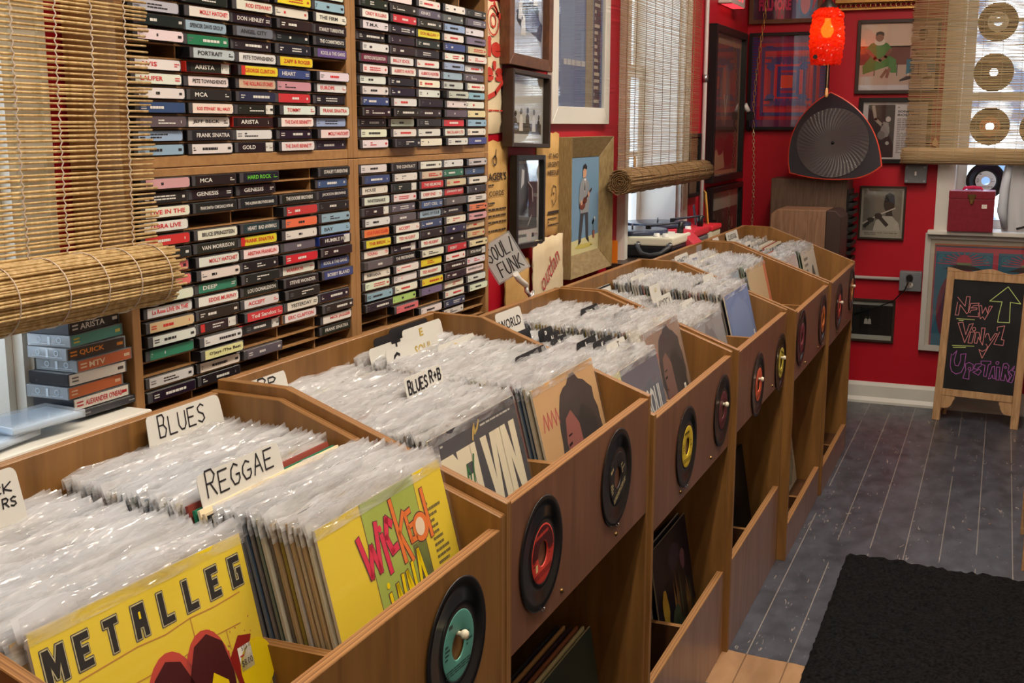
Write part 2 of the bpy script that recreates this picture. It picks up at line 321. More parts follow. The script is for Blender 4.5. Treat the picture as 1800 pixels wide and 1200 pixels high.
# ------------------------------------------------------------------ room shell
XL,YB,XR,YF=-1.2,5.87,2.4,-1.5
def floor_mat():
    m,nt,b=newmat('painted_floorboards'); N=nt.nodes.new; L=nt.links.new
    tc=N('ShaderNodeTexCoord'); sp=N('ShaderNodeSeparateXYZ'); L(tc.outputs['Object'],sp.inputs[0])
    def math_(op,a,bb=None,c=None,clamp=False):
        n=N('ShaderNodeMath'); n.operation=op; n.use_clamp=clamp
        for i,v in enumerate((a,bb,c)):
            if v is None: continue
            if isinstance(v,(int,float)): n.inputs[i].default_value=v
            else: L(v,n.inputs[i])
        return n.outputs[0]
    def noise(scale,sc=(1,1,1),detail=4,dist=0):
        mp=N('ShaderNodeMapping'); mp.inputs['Scale'].default_value=sc; L(tc.outputs['Object'],mp.inputs[0])
        n=N('ShaderNodeTexNoise'); n.inputs['Scale'].default_value=scale; n.inputs['Detail'].default_value=detail; n.inputs['Distortion'].default_value=dist; L(mp.outputs[0],n.inputs['Vector']); return n.outputs[0]
    def ramp(f,els):
        r=N('ShaderNodeValToRGB'); e=r.color_ramp.elements
        while len(e)<len(els): e.new(.5)
        for i,(p,c) in enumerate(els): e[i].position=p; e[i].color=(*s2l(c),1)
        L(f,r.inputs[0]); return r.outputs[0]
    def mix(f,a,bb):
        n=N('ShaderNodeMix'); n.data_type='RGBA'
        for i,v in ((0,f),(6,a),(7,bb)):
            if isinstance(v,tuple): n.inputs[i].default_value=(*s2l(v),1)
            elif isinstance(v,(int,float)): n.inputs[i].default_value=v
            else: L(v,n.inputs[i])
        return n.outputs[2]
    base=ramp(noise(16,(1,.6,1),6,.4),[(.3,(54,57,66)),(.72,(84,88,100))])
    # board seams every 0.106 m across
    u=math_('FRACT',math_('MULTIPLY_ADD',sp.outputs['X'],1/.1062,20+.43))
    d=math_('ABSOLUTE',math_('SUBTRACT',u,.5))
    seam=math_('LESS_THAN',d,.013)
    seamn=math_('GREATER_THAN',noise(2.2,(3,1,1),3),.40)
    seam=math_('MULTIPLY',seam,seamn)
    c=mix(math_('MULTIPLY',seam,.5),base,(186,178,164))
    # scuffs, scratches, worn orange spots
    sc=math_('GREATER_THAN',noise(60,(1,.22,1),2,1.6),.705)
    c=mix(math_('MULTIPLY',sc,.6),c,(176,168,158))
    sp2=math_('GREATER_THAN',noise(13,(1,.8,1),3,.6),.735)
    c=mix(math_('MULTIPLY',sp2,.8),c,(176,112,82))
    # bare boards: a band across the aisle where the paint stops
    y=sp.outputs['Y']; wob=math_('MULTIPLY_ADD',noise(7,(1,1,1),3),.03,-.015)
    yy=math_('ADD',math_('ADD',y,wob),math_('MULTIPLY',sp.outputs['X'],.1))
    band=math_('MULTIPLY',math_('LESS_THAN',yy,2.79),math_('GREATER_THAN',yy,2.585))
    bare=ramp(noise(9,(2,.5,1),5,.6),[(.3,(146,112,80)),(.7,(176,138,102))])
    bare=mix(math_('MULTIPLY',math_('LESS_THAN',d,.016),.7),bare,(88,62,44))
    c=mix(band,c,bare)
    L(c,b.inputs['Base Color'])
    ro=math_('MULTIPLY_ADD',noise(22,(1,.5,1),4),.28,.2); L(ro,b.inputs['Roughness'])
    b.inputs['Specular IOR Level'].default_value=.55
    bp=N('ShaderNodeBump'); bp.inputs['Strength'].default_value=.25; bp.inputs['Distance'].default_value=.003; L(noise(30,(1,.3,1),4),bp.inputs['Height']); L(bp.outputs[0],b.inputs['Normal'])
    return m
b=MB(); b.box(XL-.2,YF-.1,-.06,XR+.1,YB+.2,0,floor_mat()); struct(b.build('floor'))
b=MB(); b.box(XL-.2,YF-.1,CEIL,XR+.1,YB+.2,CEIL+.08,noisy('ceiling_paint',(224,220,212),(232,228,220),(1,1,1),3,.8,2,0,.2)); struct(b.build('ceiling'))
W1=(.30,1.155,.955,2.2); W2=(3.872,4.592,.89,2.2); W3=(-.2175,.66,.86,2.2)
b=MB()
def lw(y0,z0,y1,z1): b.box(XL-.2,y0,z0,XL,y1,z1,RED)
lw(YF-.1,0,W1[0],CEIL); lw(W1[0],0,W1[1],W1[2]); lw(W1[0],W1[3],W1[1],CEIL); lw(W1[1],0,W2[0],CEIL); lw(W2[0],0,W2[1],W2[2]); lw(W2[0],W2[3],W2[1],CEIL); lw(W2[1],0,YB+.2,CEIL)
struct(b.build('wall_left'))
b=MB()
def bw(x0,z0,x1,z1): b.box(x0,YB,z0,x1,YB+.2,z1,RED)
bw(XL,0,W3[0],CEIL); bw(W3[0],0,W3[1],W3[2]); bw(W3[0],W3[3],W3[1],CEIL); bw(W3[1],0,XR,CEIL)
struct(b.build('wall_back'))
b=MB(); b.box(XR,YF-.1,0,XR+.1,YB+.2,CEIL,CREAM); struct(b.build('wall_right'))
b=MB(); b.box(XL-.2,YF-.1,0,XR+.1,YF,CEIL,CREAM); struct(b.build('wall_front'))
b=MB(); b.prism([(YB,0),(YB-.028,0),(YB-.028,.012),(YB-.016,.03),(YB-.014,.085),(YB-.006,.103),(YB,.103)],XL+.01,XR,WHITE,axis='x'); struct(b.build('baseboard_back'))
b=MB(); b.box(XL,YF,0,XL+.016,YB-.03,.1,WHITE); struct(b.build('baseboard_left'))

def window(n,side,a0,a1,z0,z1,stool):
    """side 'l': opening in the left wall along y; 'b': opening in the back wall along x"""
    if side=='l': root=Matrix(((0,0,1,XL),(1,0,0,0),(0,1,0,0),(0,0,0,1)))      # X=y, Y=z, Z=+x into the room
    else: root=Matrix(((1,0,0,0),(0,0,-1,YB),(0,1,0,0),(0,0,0,1)))
    w=bpy.data.objects.new('window_%d'%n,None); COL.objects.link(w); w.matrix_world=root; w['kind']='structure'; w['label']='white painted sash window %s'%(['','behind the near bamboo blind','behind the fine reed blind on the left wall','in the red back wall'][n])
    C=.066
    b=MB()
    for x0,x1 in ((a0-C,a0),(a1,a1+C)):
        b.box(x0,z0,0.0005,x1,z1+C,.018,WHITE); b.box(x0+.012,z0,.018,x1-.012,z1+C,.024,WHITE)
        b.box(x0 if x0<a0 else x1-.012,z0,.018,(x0+.012) if x0<a0 else x1,z1+C,.03,WHITE)
    b.box(a0,z1,.0005,a1,z1+C,.022,WHITE); b.build('casing',w)
    b=MB(); b.box(a0,z0,-.2,a0+.012,z1,0,WHITE); b.box(a1-.012,z0,-.2,a1,z1,0,WHITE); b.box(a0,z1-.012,-.2,a1,z1,0,WHITE); b.build('jamb',w)
    b=MB(); f=.045; zm=(z0+z1)/2 if n!=3 else 1.475
    i0,i1=a0+.012,a1-.012
    for (zz0,zz1,dz) in ((z0+.002,zm+.02,-.16),(zm-.02,z1-.012,-.185)):
        b.box(i0,zz0,dz-.012,i0+f,zz1,dz+.012,WHITE); b.box(i1-f,zz0,dz-.012,i1,zz1,dz+.012,WHITE)
        b.box(i0+f,zz0,dz-.012,i1-f,zz0+.04,dz+.012,WHITE); b.box(i0+f,zz1-.04,dz-.012,i1-f,zz1,dz+.012,WHITE)
        mm=(i0+i1)/2; b.box(mm-.011,zz0+.04,dz-.008,mm+.011,zz1-.04,dz+.008,WHITE)
        mz=(zz0+zz1)/2; b.box(i0+f,mz-.01,dz-.0078,i1-f,mz+.01,dz+.0078,WHITE)
    SSH=b.build('sash',w)
    b=MB()
    for (zz0,zz1,dz) in ((z0+.04,zm-.02,-.161),(zm+.02,z1-.05,-.186)): b.rect(i0+f,zz0,i1-f,zz1,GLASS)
    b.v=[(x,y,-.161 if y<zm else -.186) for x,y,z in b.v]
    b.build('glass_pane',SSH)
    if stool:
        s0,s1,pr,th=stool; b=MB(); b.box(s0,z0-th,.0006,s1,z0,pr,WHITE); b.box(a0+.0005,z0-th,-.199,a1-.0005,z0+.001,.0006,WHITE); b.build('sill',w,bevel=.004,seg=2)
    return w
window(1,'l',*W1,(W1[0]-.1,1.268,.132,.028))
window(2,'l',*W2,None)
window(3,'b',*W3,(-.309,.75,.062,.02))
ORD0=['nearest the camera','second from the camera','third from the camera','fourth from the camera','nearest the back wall']
# ceiling light fixtures over the aisle
for i,(x,y) in enumerate(LAMPS+[(1.4,1.6)]):
    t=thing('ceiling_light','white ceiling light with a glowing panel, '+['above the nearest record bin','above the third record bin','nearest the red back wall','over the far side of the shop'][i],'ceiling light',(x,y,CEIL))
    b=MB(); b.box(-.18,-.6,-.06,.18,.6,-.0005,pm((235,233,228),.5)); b.build('housing',t)
    b=MB(); b.box(-.15,-.57,-.068,.15,.57,-.0602,emit('lit_diffuser',(255,236,208),2.0)); b.build('diffuser',t)

for i,(x,y) in enumerate(((-.12,1.0),(-.12,1.75),(-.12,2.6),(-.12,3.4),(-.12,4.6))):  # unseen spotlights, added to put glints on the plastic sleeves
    t=thing('glint_spot','added black ceiling spotlight for sleeve glints over the record bins, '+ORD0[i],'spotlight',(x,y,CEIL-.06))
    b=MB(); b.tube([(0,0,.0595),(0,0,.03)],.012,BLACKP,10); b.build('stem',t)
    b=MB(); b.lathe([(.0001,.032),(.034,.030),(.038,-.045),(.034,-.045),(.030,.02),(.0001,.022)],BLACKP,20); b.build('can',t)
    l=bpy.data.lights.new('glint_lamp','AREA'); l.shape='DISK'; l.size=.055; l.energy=4.5; l.color=(1,.90,.76); o=bpy.data.objects.new('glint_lamp',l); COL.objects.link(o); o.parent=t; o.location=(0,0,-.03)
# ------------------------------------------------------------------ record bins
BW=.712; DEP=.47
BINS=[ # name place, front x, y0, side front z, front panel (z0,z1), rear z, kick top
 ('the nearest record bin',-.594,.694,.822,(.578,.8046),.955,.23),
 ('the second record bin',-.592,1.406,.8363,(.605,.832),.969,.23),
 ('the third record bin',-.585,2.118,.795,(.556,.786),.928,.225),
 ('the fourth record bin',-.572,2.83,.797,(.582,.790),.930,.245),
 ('the fifth record bin',-.545,3.542,.791,(.572,.784),.924,.115),
 ('the sixth and farthest record bin',-.537,4.254,.793,(.556,.786),.926,.105)]
ORD=['nearest to the camera','second from the camera','third from the camera','fourth from the camera','fifth from the camera','beside the speakers']
FRONTS=[]
SCREW=pm((120,96,60),.35,1)
for k,(nm,xf,y0,zf,(p0,p1),zr,kt) in enumerate(BINS):
    t=thing('record_bin','brown record bin %s in the row, %s'%(ORD[k],['teal-label single on its front','red-label single on its front','yellow-label single at its front left','orange-red and pale yellow singles','standing forward of its left neighbour','nearest the red wall'][k]),'record bin',(xf,y0,0),'record bins along the left wall')
    prof=[(0,0),(0,zf),(-.35,zr-.003),(-DEP,zr),(-DEP,0)]
    for a in (.0006,BW-.0166):
        b=MB(); b.prism([(x,z) for x,z in prof],a,a+.016,WOOD,PLYY); SPN=b.build('side_panel',t,bevel=.001)
        if a<.01: SP0=SPN
    b=MB(); b.box(-.018,.0168,p0,-.0005,BW-.0168,p1,WOOD,{'+z':PLYX,'+x':WOODB if k else WOOD}); FP=b.build('front_panel',t,bevel=.001)
    FRONTS.append(FP)
    b=MB(); b.box(-DEP+.0005,.0168,.02,-DEP+.0165,BW-.0168,zr-.001,WOOD,{'+z':PLYX}); b.build('rear_panel',t,bevel=.001)
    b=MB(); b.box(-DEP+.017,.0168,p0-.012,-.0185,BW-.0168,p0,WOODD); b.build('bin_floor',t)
    b=MB(); b.box(-DEP+.017,.347,p0+.0003,-.0185,.363,p0+.185,WOOD,{'+z':PLYY}); b.build('divider',t)
    b=MB(); b.box(-.018,.0168,0,-.0005,BW-.0168,kt,WOOD,{'+z':PLYX,'+x':WOODK_LIT}); b.build('kick_board',t,bevel=.001)
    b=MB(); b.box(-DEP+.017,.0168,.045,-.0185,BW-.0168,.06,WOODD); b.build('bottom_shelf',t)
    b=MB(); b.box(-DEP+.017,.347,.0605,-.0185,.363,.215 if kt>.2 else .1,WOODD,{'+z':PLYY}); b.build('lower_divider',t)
    for (yy,zz) in ((.22,p0+.022),(.5,p0+.022)):
        b=MB(); b.lathe([(.0001,.004),(.003,.0035),(.004,.0015),(.004,-.002)],SCREW,10,(0,yy,zz),axis='x'); b.build('screw',FP)
    for zz in (p0+.17,p0-.02,.06):
        b=MB(); b.lathe([(.0001,.0015),(.004,.001),(.004,-.002)],SCREW,8,axis='x'); b.build('side_screw',SP0,mat=T((-.04,.0006,zz),(0,-1,0),(1,0,0)))

# singles hung on the bin fronts: (bin, y, z, label colour, dark half?, label)
SINGLES=[(0,1.247,.700,(86,150,138),None,'black seven-inch single with a teal label hung on the nearest bin',True),
 (1,1.536,.7205,(196,58,48),(74,22,26),'seven-inch single with a red and maroon label, left on the second bin front',False),
 (1,1.9025,.7335,(24,24,28),None,'all-black seven-inch single with small cream print at the right of the second bin front',False),
 (2,2.377,.668,(214,186,44),None,'black seven-inch single with a yellow label at the left of the third bin front',False),
 (2,2.721,.669,(96,34,46),None,'black seven-inch single with a maroon label at the right of the third bin front',True),
 (3,3.102,.655,(222,96,62),None,'black seven-inch single with an orange-red label at the left of the fourth bin front',True),
 (3,3.45,.650,(206,190,70),None,'black seven-inch single with a pale yellow label at the right of the fourth bin front',True),
 (4,3.653,.693,(126,52,62),None,'black seven-inch single with a dull maroon label at the left of the fifth bin front',False),
 (4,4.118,.680,(214,116,52),None,'black seven-inch single with an orange label at the right of the fifth bin front',False),
 (5,4.497,.672,(204,74,58),None,'black seven-inch single with a red label at the left of the farthest bin front',True),
 (5,4.88,.686,(216,140,72),None,'black seven-inch single with a light orange label at the right of the farthest bin front',True)]
def single(name,label,col,dark,mat,group='seven-inch singles on the bin fronts',peg=False,see=None):
    t=thing(name,label,'record',group=group,mat=mat)
    b=MB()
    b.lathe([(.0455,.0018),(.046,.0011),(.058,.0012),(.0582,.0016),(.0700,.0013),(.0702,.0016),(.0850,.0016),(.0875,.0010),(.0870,.0002),(.0190,.0002)],VINYL,48)
    b.build('vinyl_disc',t)
    c=pm(col,.45); ink=pm(tuple(int(v*.4) for v in col) if sum(col)>120 else (206,190,140),.5)
    b=MB(); b.lathe([(.0455,.0001),(.0455,.0019),(.0440,.0021),(.0205,.0021),(.0190,.0016),(.0190,.0001)],c,40)
    b.v=list(b.v)
    q=MB.LH; MB.LH=.00012
    z=len(b.v)
    if dark:
        pts=[(.043*math.cos(a),.043*math.sin(a)) for a in [math.pi*i/16 for i in range(17)]]+[(-.0205,0)]+[(.0205*math.cos(a),.0205*math.sin(a)) for a in [math.pi-math.pi*i/12 for i in range(13)]]
        b.poly(pts,pm(dark,.45),0)
    b.bars(-.030,.026,.030,.037,ink if not dark else pm(col),1,sum(map(ord,label))%97,1)
    b.bars(-.036,-.034,.036,-.024,ink,3,5,1); b.bars(-.04,-.010,-.023,.012,ink,4,9,1); b.bars(.023,-.010,.04,.012,ink,4,2,1)
    if dark: b.rect(-.030,-.020,-.022,-.008,pm((226,200,140)),1)
    MB.LH=q
    b.v=[v if i<z else (v[0],v[1],v[2]+.00215) for i,v in enumerate(b.v)]
    b.build('paper_label',t)
    return t
for (k,y,z,c,dk,lab,peg) in SINGLES:
    x=BINS[k][1]
    single('vinyl_single',lab,c,dk,T((x+.0015,y,z),(0,1,0),(0,0,1))@Matrix.Rotation(R_.uniform(-.5,.5),4,'Z'))
    if peg:
        p=FRONTS[k]
        b=MB(); b.lathe([(.0001,.0165),(.0050,.0155),(.0068,.0115),(.0050,.0075),(.0034,.0065),(.0034,0)],pm((224,214,190),.35),14,axis='x'); b.build('peg',p,Matrix.Translation((0.0003,y-BINS[k][2],z+.0155)))['label']='cream round-headed peg'
    else:
        p=FRONTS[k]
        b=MB(); b.tube([(0,0,-.09),(.004,0,-.0905),(.006,0,-.088),(.0055,0,-.084)],.0011,STEEL,6); b.build('hook',p,Matrix.Translation((0.0003,y-BINS[k][2],z)))

# ------------------------------------------------------------------ LP records
LPW,LPH=.312,.312
TH=math.radians(14)
def paper(c): return pm(c,.55)
JCOL=[(232,226,212),(206,192,166),(62,60,66),(150,66,58),(222,214,190),(110,104,100),(84,104,128),(236,232,226),(188,160,118),(126,118,104),(210,206,200),(44,46,52),(160,140,60),(96,120,100)]
JM=[]
def jacket_mesh(front,edge,name='jacket'):
    b=MB(); b.box(.006,0,-.0042,.006+LPW,LPH,-.0004,front,{'-x':edge,'+x':edge,'+z':front,'+y':edge,'-y':edge})
    o=b.build(name); me=o.data; bpy.data.objects.remove(o); return me
for i,c in enumerate(JCOL):
    e=tuple(int(v*.45+w_*.5) for v,w_ in zip(c,(176,164,146))) if i%4 else tuple(int(v*.8+14) for v in c)
    JM.append(jacket_mesh(paper(c),pm(e,.7)))
def sleeve_mesh(seed,full=False):
    rr=random.Random(seed); b=MB(); nx=16
    ph=[rr.uniform(0,6.28) for _ in range(8)]; fr=[rr.uniform(14,30),rr.uniform(34,60),rr.uniform(70,120)]
    topy=.3235+rr.uniform(-.004,.006); sl=rr.uniform(-.012,.012)
    def wav(x,t,s): return t*(.0030*math.sin(fr[0]*x+ph[0]+s)+.0022*math.sin(fr[1]*x+ph[1]+2*s)+.0012*math.sin(fr[2]*x+ph[2]))
    for side,z0 in ((0,.0006),(1,-.0052)):
        ys=([0,.08,.16,.24] if full and side==0 else [.290])+[.30,.3065,.312,.3155,.319,1]
        if side: ys=[.305,.313,1]
        vs=[];n=nx+1
        for y in ys:
            for i in range(n):
                x=.324*i/nx
                yy=(topy+sl*(x-.162)+.0022*math.sin(fr[1]*x+ph[4])+.0015*math.sin(fr[2]*x+ph[5])) if y==1 else y
                t=max(0,(yy-.300)/.022) if yy>.3 else 0
                zz=z0+wav(x,t,side*1.7)*(1 if side==0 else .8)+(.0018*t if side==0 else -.0008*t)
                vs.append((x,yy,zz))
        fs=[(r*n+i,r*n+i+1,(r+1)*n+i+1,(r+1)*n+i) for r in range(len(ys)-1) for i in range(nx)]
        b.add(vs,fs,SLEEVEF if full and side==0 else SLEEVE,True)
        if full and side==0:
            k=len(b.m)-len(fs)
            for j in range(len(fs)):
                if j>=nx*4: b.m[k+j]=b.mi(SLEEVEM)
    o=b.build('plastic_sleeve'); me=o.data; bpy.data.objects.remove(o); return me
SM=[sleeve_mesh(i) for i in range(9)]
SMF=[sleeve_mesh(40+i,True) for i in range(3)]
def lp(xtop,yl,z0,label,group,jm=None,art=None,sleeve=True,th=None,dz=0,yaw=0,full=None):
    th=TH if th is None else th
    xb=xtop+math.sin(th)*LPH
    mat=T((xb,yl,z0+dz),(0,1,0),(-math.sin(th),0,math.cos(th)))@Matrix.Rotation(yaw,4,'Z')
    t=thing('vinyl_record',label,'record',group=group,mat=mat)
    j=bpy.data.objects.new('jacket',jm or R_.choice(JM)); COL.objects.link(j); j.parent=t
    if art:
        a=MB(); art(a); a.v=[(x+.006,y,z+.0001-.0004) for x,y,z in a.v]; a.build('cover_art',j)
    if sleeve:
        s=bpy.data.objects.new('plastic_sleeve',full or R_.choice(SM)); COL.objects.link(s); s.parent=t
    return t

# --- front covers, drawn in jacket coordinates (0..0.312)
W_=LPW
YEL=pm((232,204,20),.45); INK=pm((44,42,42),.5); STK=pm((236,232,222),.6)
def sticker(a,x,y,w=.026,h=.03,txt=None):
    a.rect(x,y,x+w,y+h,STK,4)
    if txt: a.text(txt,x+.002,y+.004,w-.004,.008,pm((60,60,60)),5); a.bars(x+.002,y+.015,x+w-.002,y+.019,pm((190,60,60)),1,3,5); a.text('5/23',x+.006,y+.022,w-.013,.005,pm((70,70,70)),5)
    else: a.bars(x+.002,y+.004,x+w-.002,y+h-.004,pm((150,90,84)),4,2,5)
def art_metalleg(a):
    a.rect(0,0,W_,W_,YEL,0)
    LT=pm((206,196,150),.5)
    for i,ch in enumerate('METALLEG'):
        x=.010+i*.0388; w=.0185 if ch!='M' else .026; y=.258; h=.033
        P={'M':[(0,0),(0,1),(.3,1),(.5,.55),(.7,1),(1,1),(1,0),(.74,0),(.74,.55),(.55,.12),(.45,.12),(.26,.55),(.26,0)],'E':[(0,0),(0,1),(1,1),(1,.8),(.4,.8),(.4,.6),(.85,.6),(.85,.4),(.4,.4),(.4,.2),(1,.2),(1,0)],
           'T':[(.32,0),(.32,.8),(0,.8),(0,1),(1,1),(1,.8),(.68,.8),(.68,0)],'L':[(0,0),(0,1),(.4,1),(.4,.2),(1,.2),(1,0)],'A':[(0,0),(.05,1),(.95,1),(1,0),(.66,0),(.64,.3),(.37,.3),(.35,0)],
           'G':[(0,0),(0,1),(1,1),(1,.8),(.38,.8),(.38,.2),(.66,.2),(.66,.42),(.56,.42),(.56,.58),(1,.58),(1,0)]}[ch]
        q=[(x+w*px,y+h*py) for px,py in P]
        cx,cy=x+w/2,y+h/2
        for j in range(len(q)): a.stroke([q[j],q[(j+1)%len(q)]],.0042,INK,1)
        for j in range(len(q)): a.stroke([q[j],q[(j+1)%len(q)]],.0024,LT,2)
        a.poly(q,INK,3)
        if ch=='A': a.rect(x+w*.42,y+h*.56,x+w*.58,y+h*.78,YEL,4)
    BR=pm((196,130,24),.5); DR=pm((140,30,24),.5); MR=pm((70,22,26),.5); RD=pm((196,52,30),.5)
    o_=len(a.v)
    a.stroke([(.045,.170),(.125,.172),(.165,.169),(.205,.172),(.245,.170),(.29,.171)],.0013,BR,1); a.stroke([(.105,.140),(.18,.138),(.23,.141),(.28,.139)],.0012,BR,1); a.stroke([(.205,.171),(.206,.141)],.0013,BR,1); a.stroke([(.255,.139),(.256,.118)],.0012,BR,1)
    rr=random.Random(3)
    for _ in range(170):
        x=rr.gauss(.19,.055); y=.118+abs(rr.gauss(0,.018))-.02
        if 0.03<x<.30: a.disc(x,y,rr.uniform(.0006,.0018),rr.choice([BR,RD]),1,n=5)
    # two long-haired heads, red rims
    h_=len(a.v)
    a.disc(.158,.070,.040,RD,2,ry=.058); a.disc(.215,.072,.038,RD,2,ry=.058)
    a.poly([(.120,0),(.122,.06),(.135,.108),(.155,.120),(.176,.112),(.192,.08),(.198,0)],MR,3)
    a.poly([(.140,.02),(.140,.072),(.156,.098),(.168,.080),(.172,.03),(.158,.006)],YEL,4)
    a.poly([(.186,.02),(.182,.085),(.200,.118),(.222,.124),(.244,.108),(.252,.072),(.25,.02)],MR,3)
    a.poly([(.205,.01),(.206,.06),(.220,.082),(.240,.066),(.240,.01)],YEL,4)
    a.poly([(.262,.03),(.250,.085),(.270,.104),(.292,.098),(.275,.07),(.272,.03)],DR,3); a.disc(.292,.062,.030,YEL,4)
    for x in (.150,.162,.216,.230): a.disc(x,.052,.0035,MR,5,ry=.002,n=10)
    for x in (.156,.223): a.stroke([(x-.006,.026),(x+.006,.026)],.0022,DR,5)
    a.v=[v if q_<o_ else (v[0],v[1]+(.080 if q_<h_ else .104),v[2]) for q_,v in enumerate(a.v)]
    sticker(a,.264,.168,.023,.027,txt='$8.00')
def art_wicked(a):
    a.rect(0,0,W_,W_,YEL,0); x0,x1=.098,.232
    LIME=pm((166,184,70),.45); OR=pm((226,120,60),.45); PK=pm((214,58,84),.45); DK=pm((58,56,54),.5); KO=pm((90,40,30),.5)
    a.rect(x0,0,x1,W_,LIME,1); a.rect(x0-.0012,0,x0,W_,KO,1); a.rect(x1,.0,x1+.0012,W_,KO,1)
    a.rect(.196,0,.232,.228,DK,1)
    def let(pts,m,closed=False,w=.0100):
        pts=[(x_,.292-(.290-y_)*.64) for x_,y_ in pts]; w*=.85
        a.stroke(pts,w+.003,KO,2); a.stroke(pts,w,m,3)
    let([(.078,.262),(.090,.186),(.102,.236),(.112,.186),(.122,.272)],PK)      # W
    let([(.130,.244),(.134,.172)],PK,w=.010); a.disc(.129,.272,.0045,PK,3)         # i
    let([(.157,.256),(.148,.268),(.140,.236),(.147,.205),(.160,.208)],PK,w=.011) # c
    let([(.166,.296),(.172,.172)],OR,w=.009); let([(.190,.262),(.172,.228),(.190,.166)],OR,w=.008) # k
    let([(.207,.258),(.194,.256),(.197,.200),(.211,.200)],OR,w=.008); let([(.196,.228),(.208,.230)],OR,w=.007) # E
    a.disc(.226,.244,.022,KO,2,ry=.020); a.disc(.226,.244,.0205,OR,3,ry=.0185); a.disc(.224,.245,.012,pm((226,206,180)),4); let([(.247,.282),(.250,.186)],OR,w=.009)  # d
    let([(.120,.132),(.123,.06)],YEL,w=.008); a.disc(.119,.203,.004,YEL,3)
    let([(.137,.055),(.140,.140),(.152,.060),(.156,.150)],YEL,w=.008); let([(.167,.06),(.168,.150),(.184,.070),(.184,.160)],YEL,w=.008); let([(.192,.07),(.205,.176),(.216,.08)],YEL,w=.008); let([(.197,.106),(.212,.108)],YEL,w=.006)
    a.bars(.252,.165,.290,.270,pm((110,96,30)),13,8,1)
    sticker(a,.262,.110,.020,.025)
def art_elvin(a):
    SL=pm((58,60,68),.45); CRM=pm((226,216,188),.5); GR=pm((62,110,72),.5); GO=pm((206,172,80),.5)
    a.rect(0,0,W_,W_,SL,0)
    # heavy condensed capitals, drawn as blocks
    G={'B':[(0,0),(0,1),(.75,1),(1,.86),(1,.62),(.86,.52),(1,.40),(1,.14),(.75,0)],'E':[(0,0),(0,1),(1,1),(1,.78),(.46,.78),(.46,.62),(.9,.62),(.9,.40),(.46,.40),(.46,.22),(1,.22),(1,0)],
       'L':[(0,0),(0,1),(.48,1),(.48,.22),(1,.22),(1,0)],'V':[(.3,0),(0,1),(.40,1),(.52,.34),(.64,1),(1,1),(.72,0)],'I':[(0,0),(0,1),(1,1),(1,0)],'N':[(0,0),(0,1),(.38,1),(.64,.46),(.62,1),(1,1),(1,0),(.62,0),(.36,.52),(.38,0)]}
    x=.020
    for ch,w in (('B',.058),('E',.047),('L',.043),('V',.056),('I',.025),('N',.060)):
        a.poly([(x+w*px,.165+.112*py) for px,py in G[ch]],CRM,1)
        if ch=='B': a.rect(x+w*.42,.165+.112*.66,x+w*.56,.165+.112*.80,SL,2); a.rect(x+w*.42,.165+.112*.2,x+w*.56,.165+.112*.4,SL,2)
        x+=w-.003
    a.stroke([(px_,py_+.045) for px_,py_ in [(.030,.140),(.040,.165),(.050,.172),(.046,.150),(.055,.135),(.066,.165),(.060,.150),(.074,.140),(.085,.172),(.078,.155),(.09,.145),(.104,.190),(.098,.205),(.092,.180),(.105,.150),(.118,.20),(.126,.215)]],.0045,GR,3)
    a.bars(.030,.292,.130,.298,pm((190,188,180)),1,4,1); a.bars(.170,.292,.290,.298,pm((190,188,180)),1,6,1)
    a.stroke([(.136,.281),(.143,.294),(.150,.302),(.146,.288),(.158,.294),(.168,.304)],.004,GO,2)
    sticker(a,.255,.085,.014,.022)
def blob(a,cx,cy,rx,ry,m,L,seed,n=22,j=.14):
    rr=random.Random(seed); a.poly([(cx+rx*(1+rr.uniform(-j,j))*math.cos(2*math.pi*k/n),cy+ry*(1+rr.uniform(-j,j))*math.sin(2*math.pi*k/n)) for k in range(n)],m,L)
def art_portrait(a,bg=(206,164,112),hair=(44,30,30),skin=(150,82,72),cl=(138,92,110)):
    a.rect(0,0,W_,W_,pm(bg,.45),0); H=pm(hair,.5); S=pm(skin,.5)
    blob(a,.190,.200,.105,.100,H,1,4,30,.08); blob(a,.215,.110,.075,.13,H,1,6,26,.08)
    a.poly([(.120,.235),(.105,.195),(.110,.165),(.102,.148),(.112,.120),(.128,.095),(.160,.092),(.185,.14),(.180,.215),(.150,.245)],S,2)
    a.poly([(.060,0),(.085,.06),(.125,.095),(.165,.10),(.190,.07),(.20,0)],pm(cl,.5),2)
    a.stroke([(.112,.188),(.126,.190)],.005,H,3); a.stroke([(.120,.136),(.140,.140)],.006,pm((130,50,54)),3); a.stroke([(.105,.165),(.118,.160)],.003,pm((110,56,48)),3)
    a.stroke([(.118,.204),(.134,.205)],.003,H,3)
    rr=random.Random(8)
    x=.018
    for w in (.02,.016,.022,.018): a.stroke([(x,.235),(x+w*.5,.262),(x+w,.235)],.004,pm((196,92,80)),1); x+=w
    a.stroke([(.235,.02),(.238,.07)],.004,pm((190,160,110)),3)
    sticker(a,.246,.120,.016,.030)
def art_artsoul(a):
    a.rect(0,0,W_,W_,pm((92,98,112),.45),0); Wt=pm((214,214,210),.5); a.rect(0,.24,.05,W_,pm((206,200,130),.5),1)
    a.text('ART-SOUL',.080,.176,.216,.066,Wt,1,.03); a.text('ATION',.140,.080,.156,.066,Wt,1,.03); a.poly([(.214,.02),(.232,.02),(.23,.05),(.224,.062),(.217,.05)],Wt,1)
def art_blue(a):
    a.rect(0,0,W_,W_,pm((104,130,184),.45),0); blob(a,.15,.2,.13,.09,pm((116,142,192),.45),1,3); a.disc(.165,.060,.062,pm((168,158,130),.5),2,n=30); a.disc(.165,.060,.008,pm((120,112,100)),3); sticker(a,.272,.150,.014,.024)
